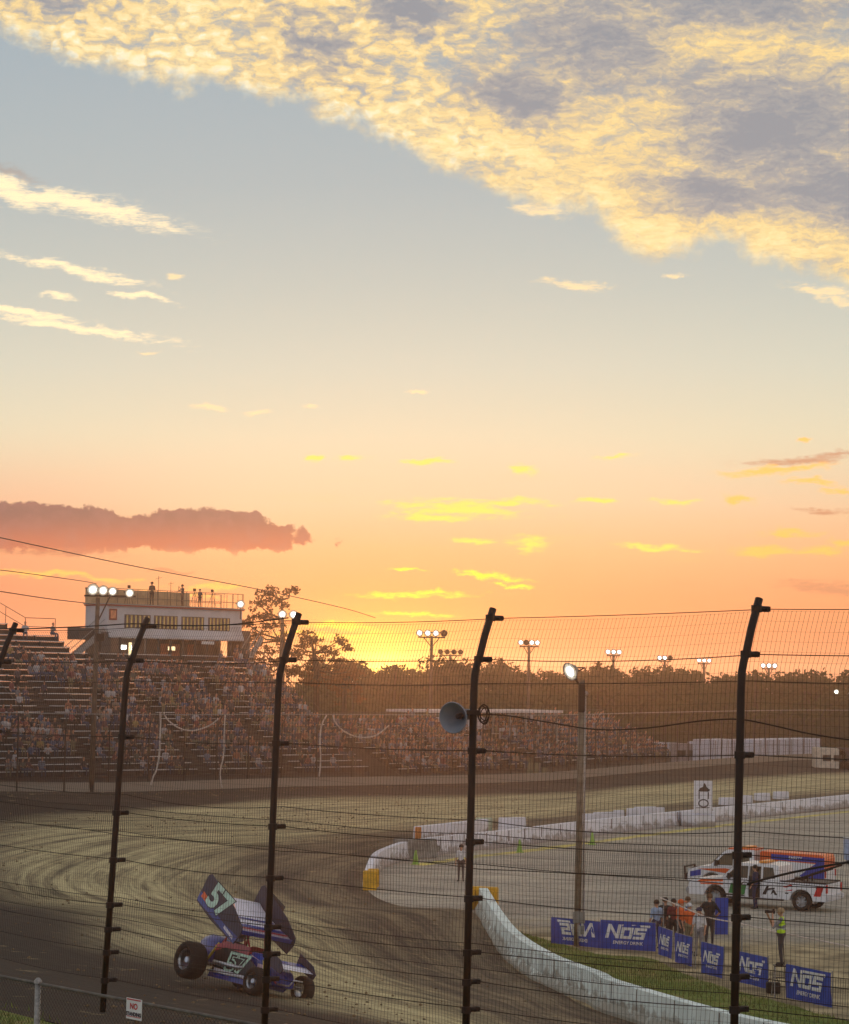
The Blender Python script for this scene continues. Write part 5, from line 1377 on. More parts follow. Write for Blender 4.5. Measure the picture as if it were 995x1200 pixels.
for i in range(NR2):
    x = .4
    while x < L2 - .4:
        if not any(abs(x - c) < .75 for c in (8, 16, 24)) and cr_.random() < .92:
            spots.append((A2 + ex2 * x + ey2 * (i * .8 + .45) + Vector((0, 0, Z2 + i * .38 + .46)), ex2, ey2, 'second', i, x))
        x += cr_.uniform(.5, .68)
for i in range(NR2):
    x = .4
    while x < Lq - .4:
        if not any(abs(x - c) < .75 for c in (10, 21)) and cr_.random() < .8:
            spots.append((A3 + exq * x + eyq * (i * .8 + .45) + Vector((0, 0, Z2 + i * .38 + .46)), exq, eyq, 'third', i, x))
        x += cr_.uniform(.5, .68)
vis = []
inv = CM.inverted()
for s in spots:
    q = inv @ s[0]; px = 497.5 + F * q.x / -q.z
    if -10 < px < 1000: vis.append((s, -q.z))
vis.sort(key=lambda t: t[1])
print('spectators', len(vis))
crowd = MB(); crowd_mats = [skin_m, hair_d, CL_['denim'], CL_['black'], CL_['khaki']] + [FAN[s] for s in sorted(set(shirts))]
mi_ = {s: 5 + k for k, s in enumerate(sorted(set(shirts)))}
cv, cf, cm_ = [], [], []
proto_sp = {}
for n_, (s, dd) in enumerate(vis):
    p, e_, n2_, where, i, x = s; sh = cr_.choice(shirts); tr2 = cr_.choice(['denim', 'denim', 'black', 'khaki'])
    stand = cr_.random() < .06; v = vst if stand else cr_.choice(variants); rz = math.atan2(-n2_.x, n2_.y) + math.pi + cr_.uniform(-.5, .5)
    if stand: p = p - Vector((0, 0, .42)) - n2_ * .1
    sc_ = cr_.uniform(.92, 1.08)
    if n_ < 300:
        o = bpy.data.objects.new('spectator', v); COL.objects.link(o)
        o.location = p; o.rotation_euler = (0, 0, rz); o.scale = (sc_,) * 3
        for si, mm_ in ((1, FAN[sh]), (2, CL_[tr2])): o.material_slots[si].link = 'OBJECT'; o.material_slots[si].material = mm_
        rowt = 'front rows' if i < 5 else ('lower middle rows' if i < 10 else ('middle rows' if i < 15 else 'top rows'))
        pxx = 497.5 + F * (inv @ p).x / dd
        sec = next(t_ for lim, t_ in ((55, 'at the picture edge'), (113, 'just left of the flood pole'), (145, 'by the first bent post'), (190, 'by the straight hanging hose'), (262, 'between the two hanging hoses'), (322, 'just before the second bent post'), (2000, 'past the second bent post')) if pxx < lim)
        tag(o, '%s fan in %s shirt, %s, %s' % ('standing' if stand else 'seated', {'lightblue': 'light blue'}.get(sh, sh), rowt, sec), 'spectator', 'spectators on the main grandstand')
        if where != 'main': tag(o, 'seated fan in %s shirt on the second grandstand' % sh, 'spectator', 'spectators on the second grandstand')
    else:
        Mx = Matrix.Translation(p) @ Matrix.Rotation(rz, 4, 'Z') @ Matrix.Scale(sc_, 4); b0 = len(cv)
        cv += [tuple(Mx @ q.co) for q in v.vertices]
        mp_ = {0: 0, 1: mi_[sh], 2: {'denim': 2, 'black': 3, 'khaki': 4}[tr2], 3: 1}
        for f in v.polygons: cf.append(tuple(b0 + k for k in f.vertices)); cm_.append(mp_[f.material_index])
me = bpy.data.meshes.new('crowd'); me.from_pydata(cv, [], cf)
for m in crowd_mats: me.materials.append(m)
me.polygons.foreach_set('material_index', cm_)
o = bpy.data.objects.new('crowd', me); COL.objects.link(o); tag(o, 'dense crowd of spectators filling the farther rows of both grandstands', 'crowd', kind='stuff')

# ================================================================== blue banners
def flat(mb, polys, z=0.0, sh=.22, sx=1, mi=0):
    for p in polys: mb.quad([(sx * (x + y * sh), y, z) for x, y in p], mi)
def logo_polys():
    r = lambda x0, y0, x1, y1: [(x0, y0), (x1, y0), (x1, y1), (x0, y1)]
    L = [r(0, 0, .24, 1), [(.2, .74), (.24, 1.0), (.8, .26), (.76, 0)], r(.76, 0, 1.0, 1)]
    L += [r(1.08, 0, 1.33, .82), r(1.72, 0, 1.97, .82), r(1.33, 0, 1.72, .2), r(1.33, .62, 1.72, .82)]
    L += [r(2.06, 0, 2.9, .2), r(2.65, .2, 2.9, .5), r(2.06, .32, 2.65, .5), r(2.06, .5, 2.31, .82), r(2.31, .62, 2.95, .82)]
    L += [r(1.06, .88, 3.0, 1.02)]
    c = [(3.06 + .1 * math.cos(a * math.pi / 4), .94 + .1 * math.sin(a * math.pi / 4)) for a in range(8)]
    return L + [c]
def banner(x0, yt0, yb0, x1, yt1, yb1, label, mirrored=False, logo=True, cover=.8, wrinkle=.02):
    a, b = at(x0, yb0), at(x1, yb1); a.z = b.z = 0
    e = (b - a); L = e.length; e.normalize(); n = Vector((e.y, -e.x, 0))
    h = ((yb0 - yt0) * a.y + (yb1 - yt1) * b.y) / 2 / F
    t = thing('banner', a, label, 'banner', 'blue sponsor banners along the infield')
    M = frame((0, 0, 0), e, Vector((0, 0, 1)), n)
    nx, ny = 14, 6; mb = MB(); W = lambda x, y: wrinkle * math.sin(x * 5 + y * 3) + wrinkle * .5 * math.sin(x * 13 - y * 5)
    for k in (0, 1):
        for i in range(nx):
            for j in range(ny):
                g = [(i, j), (i + 1, j), (i + 1, j + 1), (i, j + 1)]
                mb.quad([(L * u / nx, .03 + (h - .03) * v / ny, W(L * u / nx, h * v / ny) - .006 * k) for u, v in g])
    mb.build('sheet', blue_p, t, M=M, weld=True)
    fr = MB().tube([(0, -.02, -.04), (0, h + .06, -.04)], .018, 6).tube([(L, -.02, -.04), (L, h + .06, -.04)], .018, 6).tube([(0, h, -.04), (L, h, -.04)], .012, 6)
    fr.build('frame', galv, t, M=M)
    if logo:
        W_ = 3.3; s = min(L * cover / W_, h * .52); ox = (L - W_ * s) / 2 - .04 * s; oy = h * .40
        lb = MB()
        for p in logo_polys():
            q = []
            for x, y in p:
                X = ox + (x + .22 * y) * s; Y = oy + y * s
                if mirrored: X = L - X
                q.append((X, Y, W(X, Y) + .012))
            lb.quad(q)
        lb.build('logo', white_p, t, M=M)
        me = text_mesh('ENERGY DRINK', s * .32, s * .008, .15)
        for v in me.vertices:
            X = L / 2 + v.co.x * (-1 if mirrored else 1) * min(1, L * .75 / (s * 2.9)); Y = oy - s * .3 + v.co.y; v.co = Vector((X, Y, W(X, Y) + .012))
        place_mesh(me, 'lettering', M, white_p, t)
    return t
banner(646, 1077, 1106, 703, 1079, 1112, 'blue sponsor banner seen from behind with reversed lettering, crossed by the infield pole', mirrored=True)
banner(703.5, 1079, 1112, 768, 1082, 1116, 'wide blue sponsor banner just past the infield pole')
banner(771.5, 1087, 1119, 787.5, 1091, 1125, 'narrow blue sponsor banner below the light blue and black shirts')
banner(791, 1094, 1128, 811, 1099, 1134, 'narrow blue sponsor banner below the orange shirts')
banner(822, 1104, 1141, 847, 1111, 1148, 'blue sponsor banner right beside the last bent post, below the large person')
banner(863, 1115, 1151, 899, 1123, 1160, 'blue sponsor banner between the last bent post and the step ladder')
banner(921, 1131, 1170, 974, 1141, 1182, 'biggest blue sponsor banner beyond the photographer')
banner(838, 1053, 1096, 853, 1053, 1096, 'tall plain blue panel behind the large person in black', logo=False, wrinkle=.004)
# thin posts and white rope
for i, (x, y) in enumerate(((777, 1118), (794, 1124), (815, 1136), (869, 1152))):
    b = at(x, y); t = thing('rope_post', b, ['slim post of the white rope nearest the light blue shirt', 'slim post of the white rope between the two narrow banners', 'slim post of the white rope in front of the white shirted person', 'slim post of the white rope behind the last bent post'][i], 'post', 'slim posts carrying the white rope')
    MB().tube([(0, 0, 0), (0, 0, 1.75)], .022, 7).build('shaft', galv, t); MB().lathe([(.001, .03), (.03, .01), (.03, -.03)], (0, 0, 1.76), 8).build('cap', galv, t)
wire('white_rope', [atd(774, 1052, 84), atd(800, 1063, 82), atd(830, 1075, 80), atd(866, 1082, 78), atd(900, 1090, 76), atd(940, 1098, 74), atd(1010, 1112, 72)], .022, 'white rope slung past the group of people towards the photographer', mat('white_rope_mat', rgb(222, 206, 196), .8))
# ================================================================== trucks
tyre_m = mat('tyre_rubber', rgb(30, 30, 31), .85, 0, .2, 10); rim_m = mat('alloy_rim', rgb(170, 172, 176), .3, .7)
RX = Matrix.Rotation(R(90), 3, 'X')
def wheel(par, c, r, w, spokes=8, name='wheel', rm=None):
    o = bpy.data.objects.new(name, None); COL.objects.link(o); o.parent = par; o.location = c
    MB().lathe([(r * .58, -w / 2), (r * .8, -w / 2 - .005), (r * .95, -w * .42), (r, -w * .3), (r, w * .3), (r * .95, w * .42), (r * .8, w / 2 + .005), (r * .58, w / 2), (r * .58, -w / 2)], (0, 0, 0), 30, rot=RX).build('tyre', tyre_m, o, smooth=True)
    rb = MB().lathe([(r * .6, -w * .44), (r * .52, -w * .3), (r * .52, w * .3), (r * .6, w * .44)], (0, 0, 0), 24, rot=RX)
    for sy in (-1, 1):
        rb.lathe([(.001, sy * w * .3), (r * .16, sy * w * .3), (r * .2, sy * w * .22)], (0, 0, 0), 12, rot=RX)
        for k in range(spokes):
            a = math.tau * k / spokes; rb.box(Vector((math.cos(a) * r * .34, sy * w * .26, math.sin(a) * r * .34)), (r * .44, .03, r * .14), rot=Matrix.Rotation(-a, 3, 'Y'))
    rb.build('rim', rm or rim_m, o)
    return o
def arch_profile(L, zb, zt_, arches, r):
    """side profile lower edge with wheel arches, polygon in xz"""
    pts = [(-L / 2, zb)]
    for ax in sorted(arches):
        pts.append((ax - r, zb))
        for k in range(1, 10): a = math.pi - math.pi * k / 10; pts.append((ax + r * math.cos(a), .42 + r * math.sin(a)))
        pts.append((ax + r, zb))
    pts.append((L / 2, zb)); return pts
truck_w = mat('truck_white', rgb(226, 228, 232), .3, 0, .03, 1, spec=.6); truck_o = mat('truck_orange', rgb(226, 98, 36), .35, 0, .05, 1); truck_b = mat('truck_blue', rgb(30, 62, 168), .35, 0, .05, 1)
green_d = mat('decal_green', rgb(30, 130, 60), .5); black_d = mat('decal_black', rgb(24, 24, 28), .5); red_d = mat('decal_red', rgb(206, 40, 36), .5)
head_m = mat('headlamp_glass', rgb(200, 206, 210), .15, .2)
def pickup(root, paint, Wd=1.98):
    """facing -X, y from -W/2 (near side) to W/2, origin on the ground mid wheelbase"""
    w = Wd / 2; fa, ra = -1.85, 1.95
    pr = arch_profile(6.1, .45, 0, (fa, ra), .50)
    low = pr + [(3.05, 1.16), (1.02, 1.18), (1.02, 1.22), (-1.62, 1.22), (-2.75, 1.12), (-3.0, 1.0), (-3.08, .8)]
    mb = MB(); mb.prism(low, -w, w)
    mb.build('body', paint, root, bevel=.03)
    # dark sheet on the solid bed stands in for shade in its cavity
    MB().box((2.02, 0, 1.19), (1.9, Wd - .3, .03)).build('bed_shade_sheet', black_d, root)
    MB().box((2.02, -w + .06, 1.21), (2.0, .07, .06)).box((2.02, w - .06, 1.21), (2.0, .07, .06)).build('bed_rail', black_d, root)
    tw = w - .16
    cab = [(-1.60, 1.2), (-1.02, 1.80), (-.82, 1.87), (.72, 1.87), (.92, 1.80), (1.0, 1.2)]
    bmc = MB(); n = len(cab)
    A = [Vector((x, -(w - .02) + (z - 1.2) * .22, z)) for x, z in cab]; B = [Vector((x, (w - .02) - (z - 1.2) * .22, z)) for x, z in cab]
    bmc.quad(A); bmc.quad(B[::-1])
    for i in range(n): j = (i + 1) % n; bmc.quad([A[i], B[i], B[j], A[j]])
    bmc.build('cab', paint, root, bevel=.03)
    yy = lambda z, s=1: -s * ((w - .02) - (z - 1.2) * .22 + .008)
    for s in (1, -1):
        for p in ([(-1.40, 1.26), (-.98, 1.70), (-.98, 1.75), (-.42, 1.76), (-.42, 1.26)], [(-.34, 1.26), (-.34, 1.76), (.16, 1.76), (.16, 1.26)], [(.26, 1.26), (.26, 1.75), (.68, 1.74), (.80, 1.30)]):
            MB().quad([(x, yy(z, s), z) for x, z in p]).quad([(x, yy(z, s) + .004 * s, z) for x, z in p][::-1]).build('side_window', glass_d, root)
    MB().quad([(-1.575, -w + .16, 1.25), (-1.06, -w + .26, 1.78), (-1.06, w - .26, 1.78), (-1.575, w - .16, 1.25)]).build('windscreen', glass_d, root).location = (-.02, 0, .012)
    MB().box((-3.1, 0, .62), (.2, Wd + .02, .26)).build('front_bumper', mat('chrome', rgb(190, 192, 196), .2, .9), root, bevel=.04)
    MB().box((3.1, 0, .62), (.18, Wd - .02, .22)).build('rear_bumper', mat('bumper_white', rgb(210, 212, 216), .4), root, bevel=.03)
    MB().box((-3.08, 0, .92), (.06, 1.2, .26)).build('grille', black_d, root)
    for s in (-1, 1):
        MB().box((-3.02, s * (w - .2), .96), (.1, .34, .2)).build('headlight', head_m, root, bevel=.02)
        MB().box((3.05, s * (w - .06), .98), (.05, .14, .34)).build('taillight', red_d, root)
        o = MB().box((-1.2, s * (w + .12), 1.32), (.1, .2, .26)).build('mirror', black_d, root, bevel=.02)
        for ax in (fa, ra): wheel(root, (ax, s * (w - .16), .42), .42, .28)
        MB().box((-.05, s * (w + .004), .43), (2.5, .1, .06)).build('running_board', black_d, root)
    seam = MB()
    for x in (-1.45, -.38, .21, 1.01): seam.box((x, -w - .001, .86), (.012, .01, .62))
    seam.build('door_seam', black_d, root)
    for x in (-.5, .1): MB().box((x, -w - .012, 1.08), (.16, .02, .035)).build('door_handle', black_d, root)
def line_decal(par, name, polys, y, m):
    mb = MB()
    for p in polys: mb.quad([(x, y, z) for x, z in p])
    return mb.build(name, m, par)
rb = at(940, 1068); s_ = F / rb.y
ang = R(-28)
# rear wheel ground point fixed at rb; local rear axle at (1.95, -0.83)
tr1 = thing('pickup_truck', (0, 0, 0), 'white pickup with racing decals, open driver side and boom in its bed', 'pickup truck'); tr1.rotation_euler[2] = ang
off_ = Matrix.Rotation(ang, 3, 'Z') @ Vector((1.95, -.83, 0)); tr1.location = Vector((rb.x, rb.y, 0)) - off_
pickup(tr1, truck_w)
yd = -.99 - .006
line_decal(tr1, 'side_stripe', [[(-2.7, 1.0), (-1.5, 1.06), (-1.5, 1.17), (-2.5, 1.1)], [(-2.5, .9), (-1.5, .93), (-1.5, .98), (-2.55, .96)]], yd, truck_o)
line_decal(tr1, 'door_decal', [[(-1.25, .6), (-.55, .56), (-.45, .98), (-1.15, 1.02)]], yd, green_d)
line_decal(tr1, 'door_decal', [[(-1.5, .5), (-.5, .5), (-.6, .56), (-1.45, .58)], [(-1.0, .86), (-.6, 1.1), (-.52, 1.1), (-.9, .8)]], yd - .003, black_d)
line_decal(tr1, 'panel_decal', [[(.25, .62), (.45, 1.0), (.55, 1.0), (.42, .62)], [(.45, .8), (.8, .86), (.8, .93), (.47, .88)], [(.62, .62), (.7, .84), (.78, .84), (.92, .62), (.8, .62), (.75, .72)]], yd, black_d)
line_decal(tr1, 'bed_decal', [[(1.15, .98), (1.5, 1.1), (1.6, 1.04), (1.3, .96)], [(1.2, .82), (1.6, .9), (1.55, .84)]], yd, red_d)
line_decal(tr1, 'bed_decal', [[(1.25, .75), (1.4, .75), (1.4, .7), (1.25, .7)], [(2.6, 1.06), (2.9, 1.06), (2.9, .96), (2.6, .96)]], yd, black_d)
line_decal(tr1, 'rear_decal', [[(2.5, .66), (2.66, 1.08), (2.95, 1.08), (2.8, .66)]], yd - .002, red_d)
MB().box((-.1, -1.0, .92), (.5, .02, .88)).build('doorway_shade_panel', black_d, tr1)  # black panel on the closed side stands in for a shaded door opening
MB().box((.1, 0, 1.93), (.34, 1.1, .09)).build('light_bar', mat('amber_lens', rgb(230, 150, 60), .3), tr1, bevel=.02)
bm_ = thing('tow_boom', tr1.location.copy(), 'dark lattice boom with cable rising over the bed of the white pickup', 'boom'); bm_.rotation_euler[2] = ang
MB().tube([(1.3, -.3, 1.2), (2.9, -.3, 1.75)], .045, 6).tube([(1.3, .3, 1.2), (2.9, .3, 1.75)], .045, 6).tube([(1.6, 0, 1.2), (2.1, 0, 1.5), (3.4, 0, 1.95)], .05, 6).build('arm', steel_dark, bm_)
MB().tube([(2.0, -.3, 1.2), (2.0, -.3, 1.46)], .04, 6).tube([(2.0, .3, 1.2), (2.0, .3, 1.46)], .04, 6).build('strut', steel_dark, bm_)
# orange safety truck behind
rb2 = at(806, 1046)
tr2 = thing('safety_truck', (0, 0, 0), 'orange, white and blue safety truck with box body parked behind the white pickup', 'truck'); tr2.rotation_euler[2] = R(-24)
tr2.location = at(893, 1057); tr2.location.z = 0; tr2.location += Vector((.55, 4.2, 0)); tr2.scale = (.92, .92, .95)
w = 1.05
pr = arch_profile(6.9, .5, 0, (-2.2, 2.1), .54)
low = pr + [(3.45, 1.25), (-1.6, 1.3), (-2.9, 1.2), (-3.35, 1.05), (-3.45, .8)]
MB().prism(low, -w, w).build('chassis_body', truck_w, tr2, bevel=.04)
cab = [(-2.35, 1.22), (-1.65, 1.95), (-1.4, 2.05), (-.1, 2.08), (-.05, 1.22)]
mb = MB(); A = [Vector((x, -w + .02 + (z - 1.2) * .2, z)) for x, z in cab]; B = [Vector((x, w - .02 - (z - 1.2) * .2, z)) for x, z in cab]
mb.quad(A); mb.quad(B[::-1])
for i in range(5): j = (i + 1) % 5; mb.quad([A[i], B[i], B[j], A[j]])
mb.build('cab', truck_w, tr2, bevel=.04)
MB().box((-.75, 0, 2.09), (1.4, 1.5, .07)).build('roof_cap', truck_o, tr2, bevel=.02)
yy2 = lambda z, s: -s * (w - .02 - (z - 1.2) * .2 + .008)
for s in (1, -1):
    for p in ([(-2.1, 1.32), (-1.6, 1.86), (-1.15, 1.92), (-1.15, 1.32)], [(-1.05, 1.32), (-1.05, 1.92), (-.35, 1.94), (-.3, 1.32)]):
        MB().quad([(x, yy2(z, s), z) for x, z in p]).build('side_window', glass_d, tr2)
MB().quad([(-2.33, -w + .14, 1.3), (-1.7, -w + .25, 1.92), (-1.7, w - .25, 1.92), (-2.33, w - .14, 1.3)]).build('windscreen', mat('cream_glass', rgb(214, 200, 168), .25), tr2).location = (-.03, 0, .02)  # windscreen in an even cream colour
MB().prism([(0.22, 1.28), (0.22, 2.06), (3.3, 2.0), (3.42, 1.85), (3.42, 1.28)], -w, w).build('box_body', truck_o, tr2, bevel=.05)
MB().box((-.6, 0, 2.15), (.4, 1.3, .14)).build('light_bar', MATS['amber_lens'], tr2, bevel=.03)
yd = -w - .006
line_decal(tr2, 'side_graphic', [[(.8, 1.72), (3.3, 1.62), (3.38, 1.86), (.8, 1.96)], [(2.2, 1.0), (3.42, .6), (3.43, 1.9), (3.0, 1.6)]], yd, truck_b)
line_decal(tr2, 'white_graphic', [[(.3, 1.3), (2.4, 1.24), (3.0, 1.58), (1.2, 1.66)]], yd, truck_w)
line_decal(tr2, 'orange_flash', [[(-2.9, 1.1), (-1.5, 1.18), (.0, .98), (.0, .8), (-1.6, .96)]], yd - .003, truck_o)
line_decal(tr2, 'blue_flash', [[(-3.3, .95), (-2.75, 1.08), (-2.75, .8), (-3.3, .72)], [(-.6, .66), (.6, .56), (.5, .76), (-.5, .8)]], yd - .004, truck_b)
M_ = frame((2.0, yd - .006, 1.8), Vector((1, 0, -.03)), Vector((0, 0, 1)), Vector((0, -1, 0)))
place_mesh(text_mesh('SAFETY', .2, .006), 'lettering', M_, truck_w, tr2)
bb = MB().box((-3.5, 0, .7), (.2, 2.0, .3)).tube([(-3.62, -.8, .6), (-3.66, -.8, 1.15), (-3.66, .8, 1.15), (-3.62, .8, .6)], .05, 7); bb.build('push_bumper', black_d, tr2)
MB().box((-3.46, 0, .95), (.06, 1.3, .26)).build('grille', black_d, tr2)
for s in (-1, 1):
    MB().box((-3.4, s * .84, 1.0), (.12, .3, .2)).build('headlight', head_m, tr2, bevel=.02)
    MB().box((3.46, s * .95, 1.1), (.05, .14, .3)).build('taillight', red_d, tr2)
    for ax in (-2.2, 2.1): wheel(tr2, (ax, s * .9, .44), .44, .3)
    MB().box((-1.95, s * 1.18, 1.42), (.1, .2, .28)).build('mirror', black_d, tr2)
# sliver of a pale vehicle at the picture edge
e_ = at(993, 1012); t = thing('cooler_cart', e_, 'pale blue upright cart cut off by the picture edge beyond the trucks', 'cart')
MB().box((.25, 0, .75), (.8, .7, 1.1)).build('box', mat('pale_blue_panel', rgb(150, 172, 206), .6), t, bevel=.03); MB().box((.25, -.05, 1.34), (.86, .76, .06)).build('lid', white_p, t)
for x in (0, .5): MB().lathe([(.001, -.04), (.1, -.04), (.1, .04), (.001, .04)], (x, -.3, .1), 10, rot=RX).build('wheel', tyre_m, t)

# ================================================================== winged sprint car (+x forward, +y its left)
scx = thing('sprint_car', (0, 0, 0), 'winged sprint car in blue, white and red with mint race numbers sliding through the turn', 'race car')
car_b = mat('car_blue', rgb(24, 58, 150), .3, 0, .1, 4, spec=.6); car_r = mat('car_red', rgb(176, 34, 48), .3, 0, .1, 4, spec=.6); car_k = mat('car_black', rgb(26, 28, 38), .35, 0, .15, 5)
mint = mat('mint_number', rgb(196, 232, 214), .4); car_w = mat('car_white', rgb(222, 222, 236), .35, 0, .06, 4); car_or = mat('car_orange', rgb(228, 104, 50), .4); navy_w = mat('wing_navy', rgb(36, 40, 66), .4, 0, .15, 3)
muddy = mat('muddy_rubber', rgb(46, 42, 38), .95, 0, .3, 6); silver = mat('bright_metal', rgb(180, 184, 190), .3, .8)
RRW, LRW, FW = .42, .39, .31
def w2(c, r, w_): return wheel(scx, c, r, w_, 0, 'wheel', silver)
w2((-.95, -.86, RRW), RRW, .42); w2((-.95, .74, LRW), LRW, .36); w2((1.25, -.68, FW), FW, .25); w2((1.25, .70, FW), FW, .25)
MB().tube([(-.95, -.86, .42), (-.95, .74, .39)], .035, 8).build('rear_axle', silver, scx); MB().tube([(1.25, -.68, .31), (1.25, .70, .31)], .032, 8).build('front_axle', silver, scx)
def loft(mb, rings, mi=0):
    n = len(rings[0]); b = len(mb.v)
    for r_ in rings: mb.v += [Vector(p) for p in r_]
    for i in range(len(rings) - 1):
        for k in range(n):
            mb.f.append((b + i * n + k, b + i * n + (k + 1) % n, b + (i + 1) * n + (k + 1) % n, b + (i + 1) * n + k)); mb.m.append(mi)
    mb.f.append(tuple(b + k for k in reversed(range(n)))); mb.m.append(mi); mb.f.append(tuple(b + (len(rings) - 1) * n + k for k in range(n))); mb.m.append(mi)
    return mb
def oct_(x, hw, z0, z1, c=.25):
    zc, hh = (z0 + z1) / 2, (z1 - z0) / 2
    return [(x, -hw, zc - hh * (1 - c)), (x, -hw, zc + hh * (1 - c)), (x, -hw * (1 - c), z1), (x, hw * (1 - c), z1), (x, hw, zc + hh * (1 - c)), (x, hw, zc - hh * (1 - c)), (x, hw * (1 - c), z0), (x, -hw * (1 - c), z0)]
loft(MB(), [oct_(1.62, .12, .30, .48), oct_(1.45, .2, .27, .62), oct_(1.0, .3, .25, .78), oct_(.55, .34, .23, .90), oct_(.42, .34, .23, .90)]).build('hood', car_b, scx, smooth=False, bevel=.015)
loft(MB(), [oct_(.42, .34, .23, .80), oct_(.1, .36, .22, .66), oct_(-.5, .36, .22, .66), oct_(-.62, .34, .24, .70)]).build('cockpit_tub', car_k, scx, bevel=.015)
loft(MB(), [oct_(-.60, .30, .40, .92, .35), oct_(-.9, .33, .42, 1.05, .4), oct_(-1.25, .30, .46, 1.08, .45), oct_(-1.6, .2, .55, .98, .5), oct_(-1.74, .08, .66, .86, .5)]).build('fuel_tank', car_b, scx, smooth=True)
# right / left side panels
for s in (-1, 1):
    MB().prism([(-.68, .26), (.95, .26), (1.0, .52), (.45, .80), (-.35, .86), (-.7, .74)], s * .40, s * .43).build('side_panel', car_k, scx)
    MB().prism([(-.7, .62), (-.35, .86), (.45, .80), (.5, .98), (.2, 1.0), (-.4, 1.0), (-.8, .86)], s * .37, s * .395).build('arm_guard', car_r, scx)
    MB().prism([(-.75, .16), (.9, .16), (1.0, .25), (-.7, .30)], s * .44, s * .46).build('rocker', car_b, scx)
    MB().tube([(-.55, s * .45, .3), (-.45, s * .72, .3), (.35, s * .72, .3), (.45, s * .45, .3)], .022, 7).build('nerf_bar', silver, scx)
    for x0, z0 in ((1.25, .36), (-.95, .5)):
        MB().tube([(x0, s * .42, z0), (x0 - .25 * (1 if x0 > 0 else -1), s * .36, z0 + .42)], .03, 8).build('shock_absorber', mat('shock_yellow', rgb(200, 180, 60), .5), scx)
        MB().tube([(x0, s * .55, z0 - .03), (x0 - .8 * (1 if x0 > 0 else -1), s * .4, z0 - .08)], .016, 6).build('radius_rod', silver, scx)
# roll cage
cg_ = MB()
for s in (-1, 1):
    cg_.tube([(-.62, s * .33, .3), (-.55, s * .3, 1.2), (-.5, s * .26, 1.32), (-.1, s * .25, 1.34), (.1, s * .27, 1.25), (.42, s * .3, .85), (.9, s * .28, .6), (1.4, s * .2, .35)], .022, 8)
    cg_.tube([(-.55, s * .3, 1.1), (-1.0, s * .25, .55)], .02, 7).tube([(.05, s * .28, 1.26), (.35, s * .34, .35)], .02, 7)
for x, z, hw in ((-.52, 1.3, .27), (.0, 1.31, .26), (-.58, .8, .31), (.42, .86, .3)): cg_.tube([(x, -hw, z), (x, hw, z)], .02, 7)
cg_.build('roll_cage', car_r, scx, smooth=True)
# front and rear bumpers
MB().tube([(1.45, -.2, .34), (1.85, -.2, .36), (1.88, -.12, .5), (1.88, .12, .5), (1.85, .2, .36), (1.45, .2, .34)], .02, 7).build('front_bumper', silver, scx, smooth=True)
MB().tube([(-1.2, -.3, .5), (-1.95, -.28, .5), (-1.98, -.2, .75), (-1.98, .2, .75), (-1.95, .28, .5), (-1.2, .3, .5)], .022, 7).build('rear_bumper', silver, scx, smooth=True)
MB().tube([(.5, -.34, .55), (.3, -.46, .5), (-.3, -.5, .5), (-.55, -.52, .5)], .045, 8).build('exhaust_header', silver, scx, smooth=True)
# top wing
PIV = Vector((-.30, 0, 1.62)); TL = Matrix.Rotation(R(24), 3, 'Y')     # rear up, nose of the foil down
TLm = Matrix.Translation(PIV) @ TL.to_4x4()
def wing_foil(name, cx, chord, hw, th, camber, m, Mx):
    mb = MB(); n = 12; up, lo = [], []
    for i in range(n + 1):
        t = i / n; x = chord * (t - .5); c = camber * math.sin(math.pi * t) + .10 * chord * max(0, .22 - t) ** 2 * 6
        up.append((x + cx, c + th * math.sin(math.pi * min(1, t * 1.0)) ** .5 * .5)); lo.append((x + cx, c - th * .3))
    poly = up + lo[::-1]
    return mb.prism(poly, -hw, hw).build(name, m, scx, M=Mx)
wing_foil('top_wing', 0, 1.55, .76, .05, -.05, car_w, TLm)
SB = [(-.98, -.30), (-1.0, .36), (-.92, .44), (.30, .30), (.86, .12), (.92, -.04), (.84, -.32), (-.2, -.36)]
bR = MB().prism(SB, -.79, -.765).build('sideboard', navy_w, scx, M=TLm); bL = MB().prism(SB, .765, .79).build('sideboard', navy_w, scx, M=TLm)
bR['label'] = 'right sideboard carrying the big mint number'
for s, par in ((-1, bR), (1, bL)):
    y = s * .7935
    fm = lambda polys, nm, m, dy=0: MB_flat(polys, nm, m, y + s * dy, par)
    def MB_flat(polys, nm, m, yy_, par_):
        mb = MB()
        for p in polys: mb.quad([(x, yy_, z) for x, z in p])
        return mb.build(nm, m, par_, M=TLm)
    MB_flat([[(-.98, -.27), (.83, -.31), (.88, -.12), (.2, -.16), (-.99, -.05)]], 'blue_graphic', car_b, y, par)
    MB_flat([[(-.9, -.14), (-.62, -.16), (-.66, -.02), (-.88, .0)]], 'orange_sponsor_patch', car_or, y + s * .002, par)
    MB_flat([[(.3, -.24), (.75, -.27), (.72, -.2), (.3, -.17)]], 'white_sponsor_patch', car_w, y + s * .002, par)
    for sz, of, m_, dy in ((.78, .05, car_k, .002), (.78, .03, mint, .004)):
        me = text_mesh('57', sz, of, .12, .95)
        Mx = TLm @ frame((-.28, y + s * dy, .10), Vector((-s, 0, 0)) if s > 0 else Vector((1, 0, 0)), Vector((0, 0, 1)), Vector((0, s, 0)))
        place_mesh(me, 'race_number', Mx @ Matrix.Scale(1.12, 4, (1, 0, 0)), m_, par)
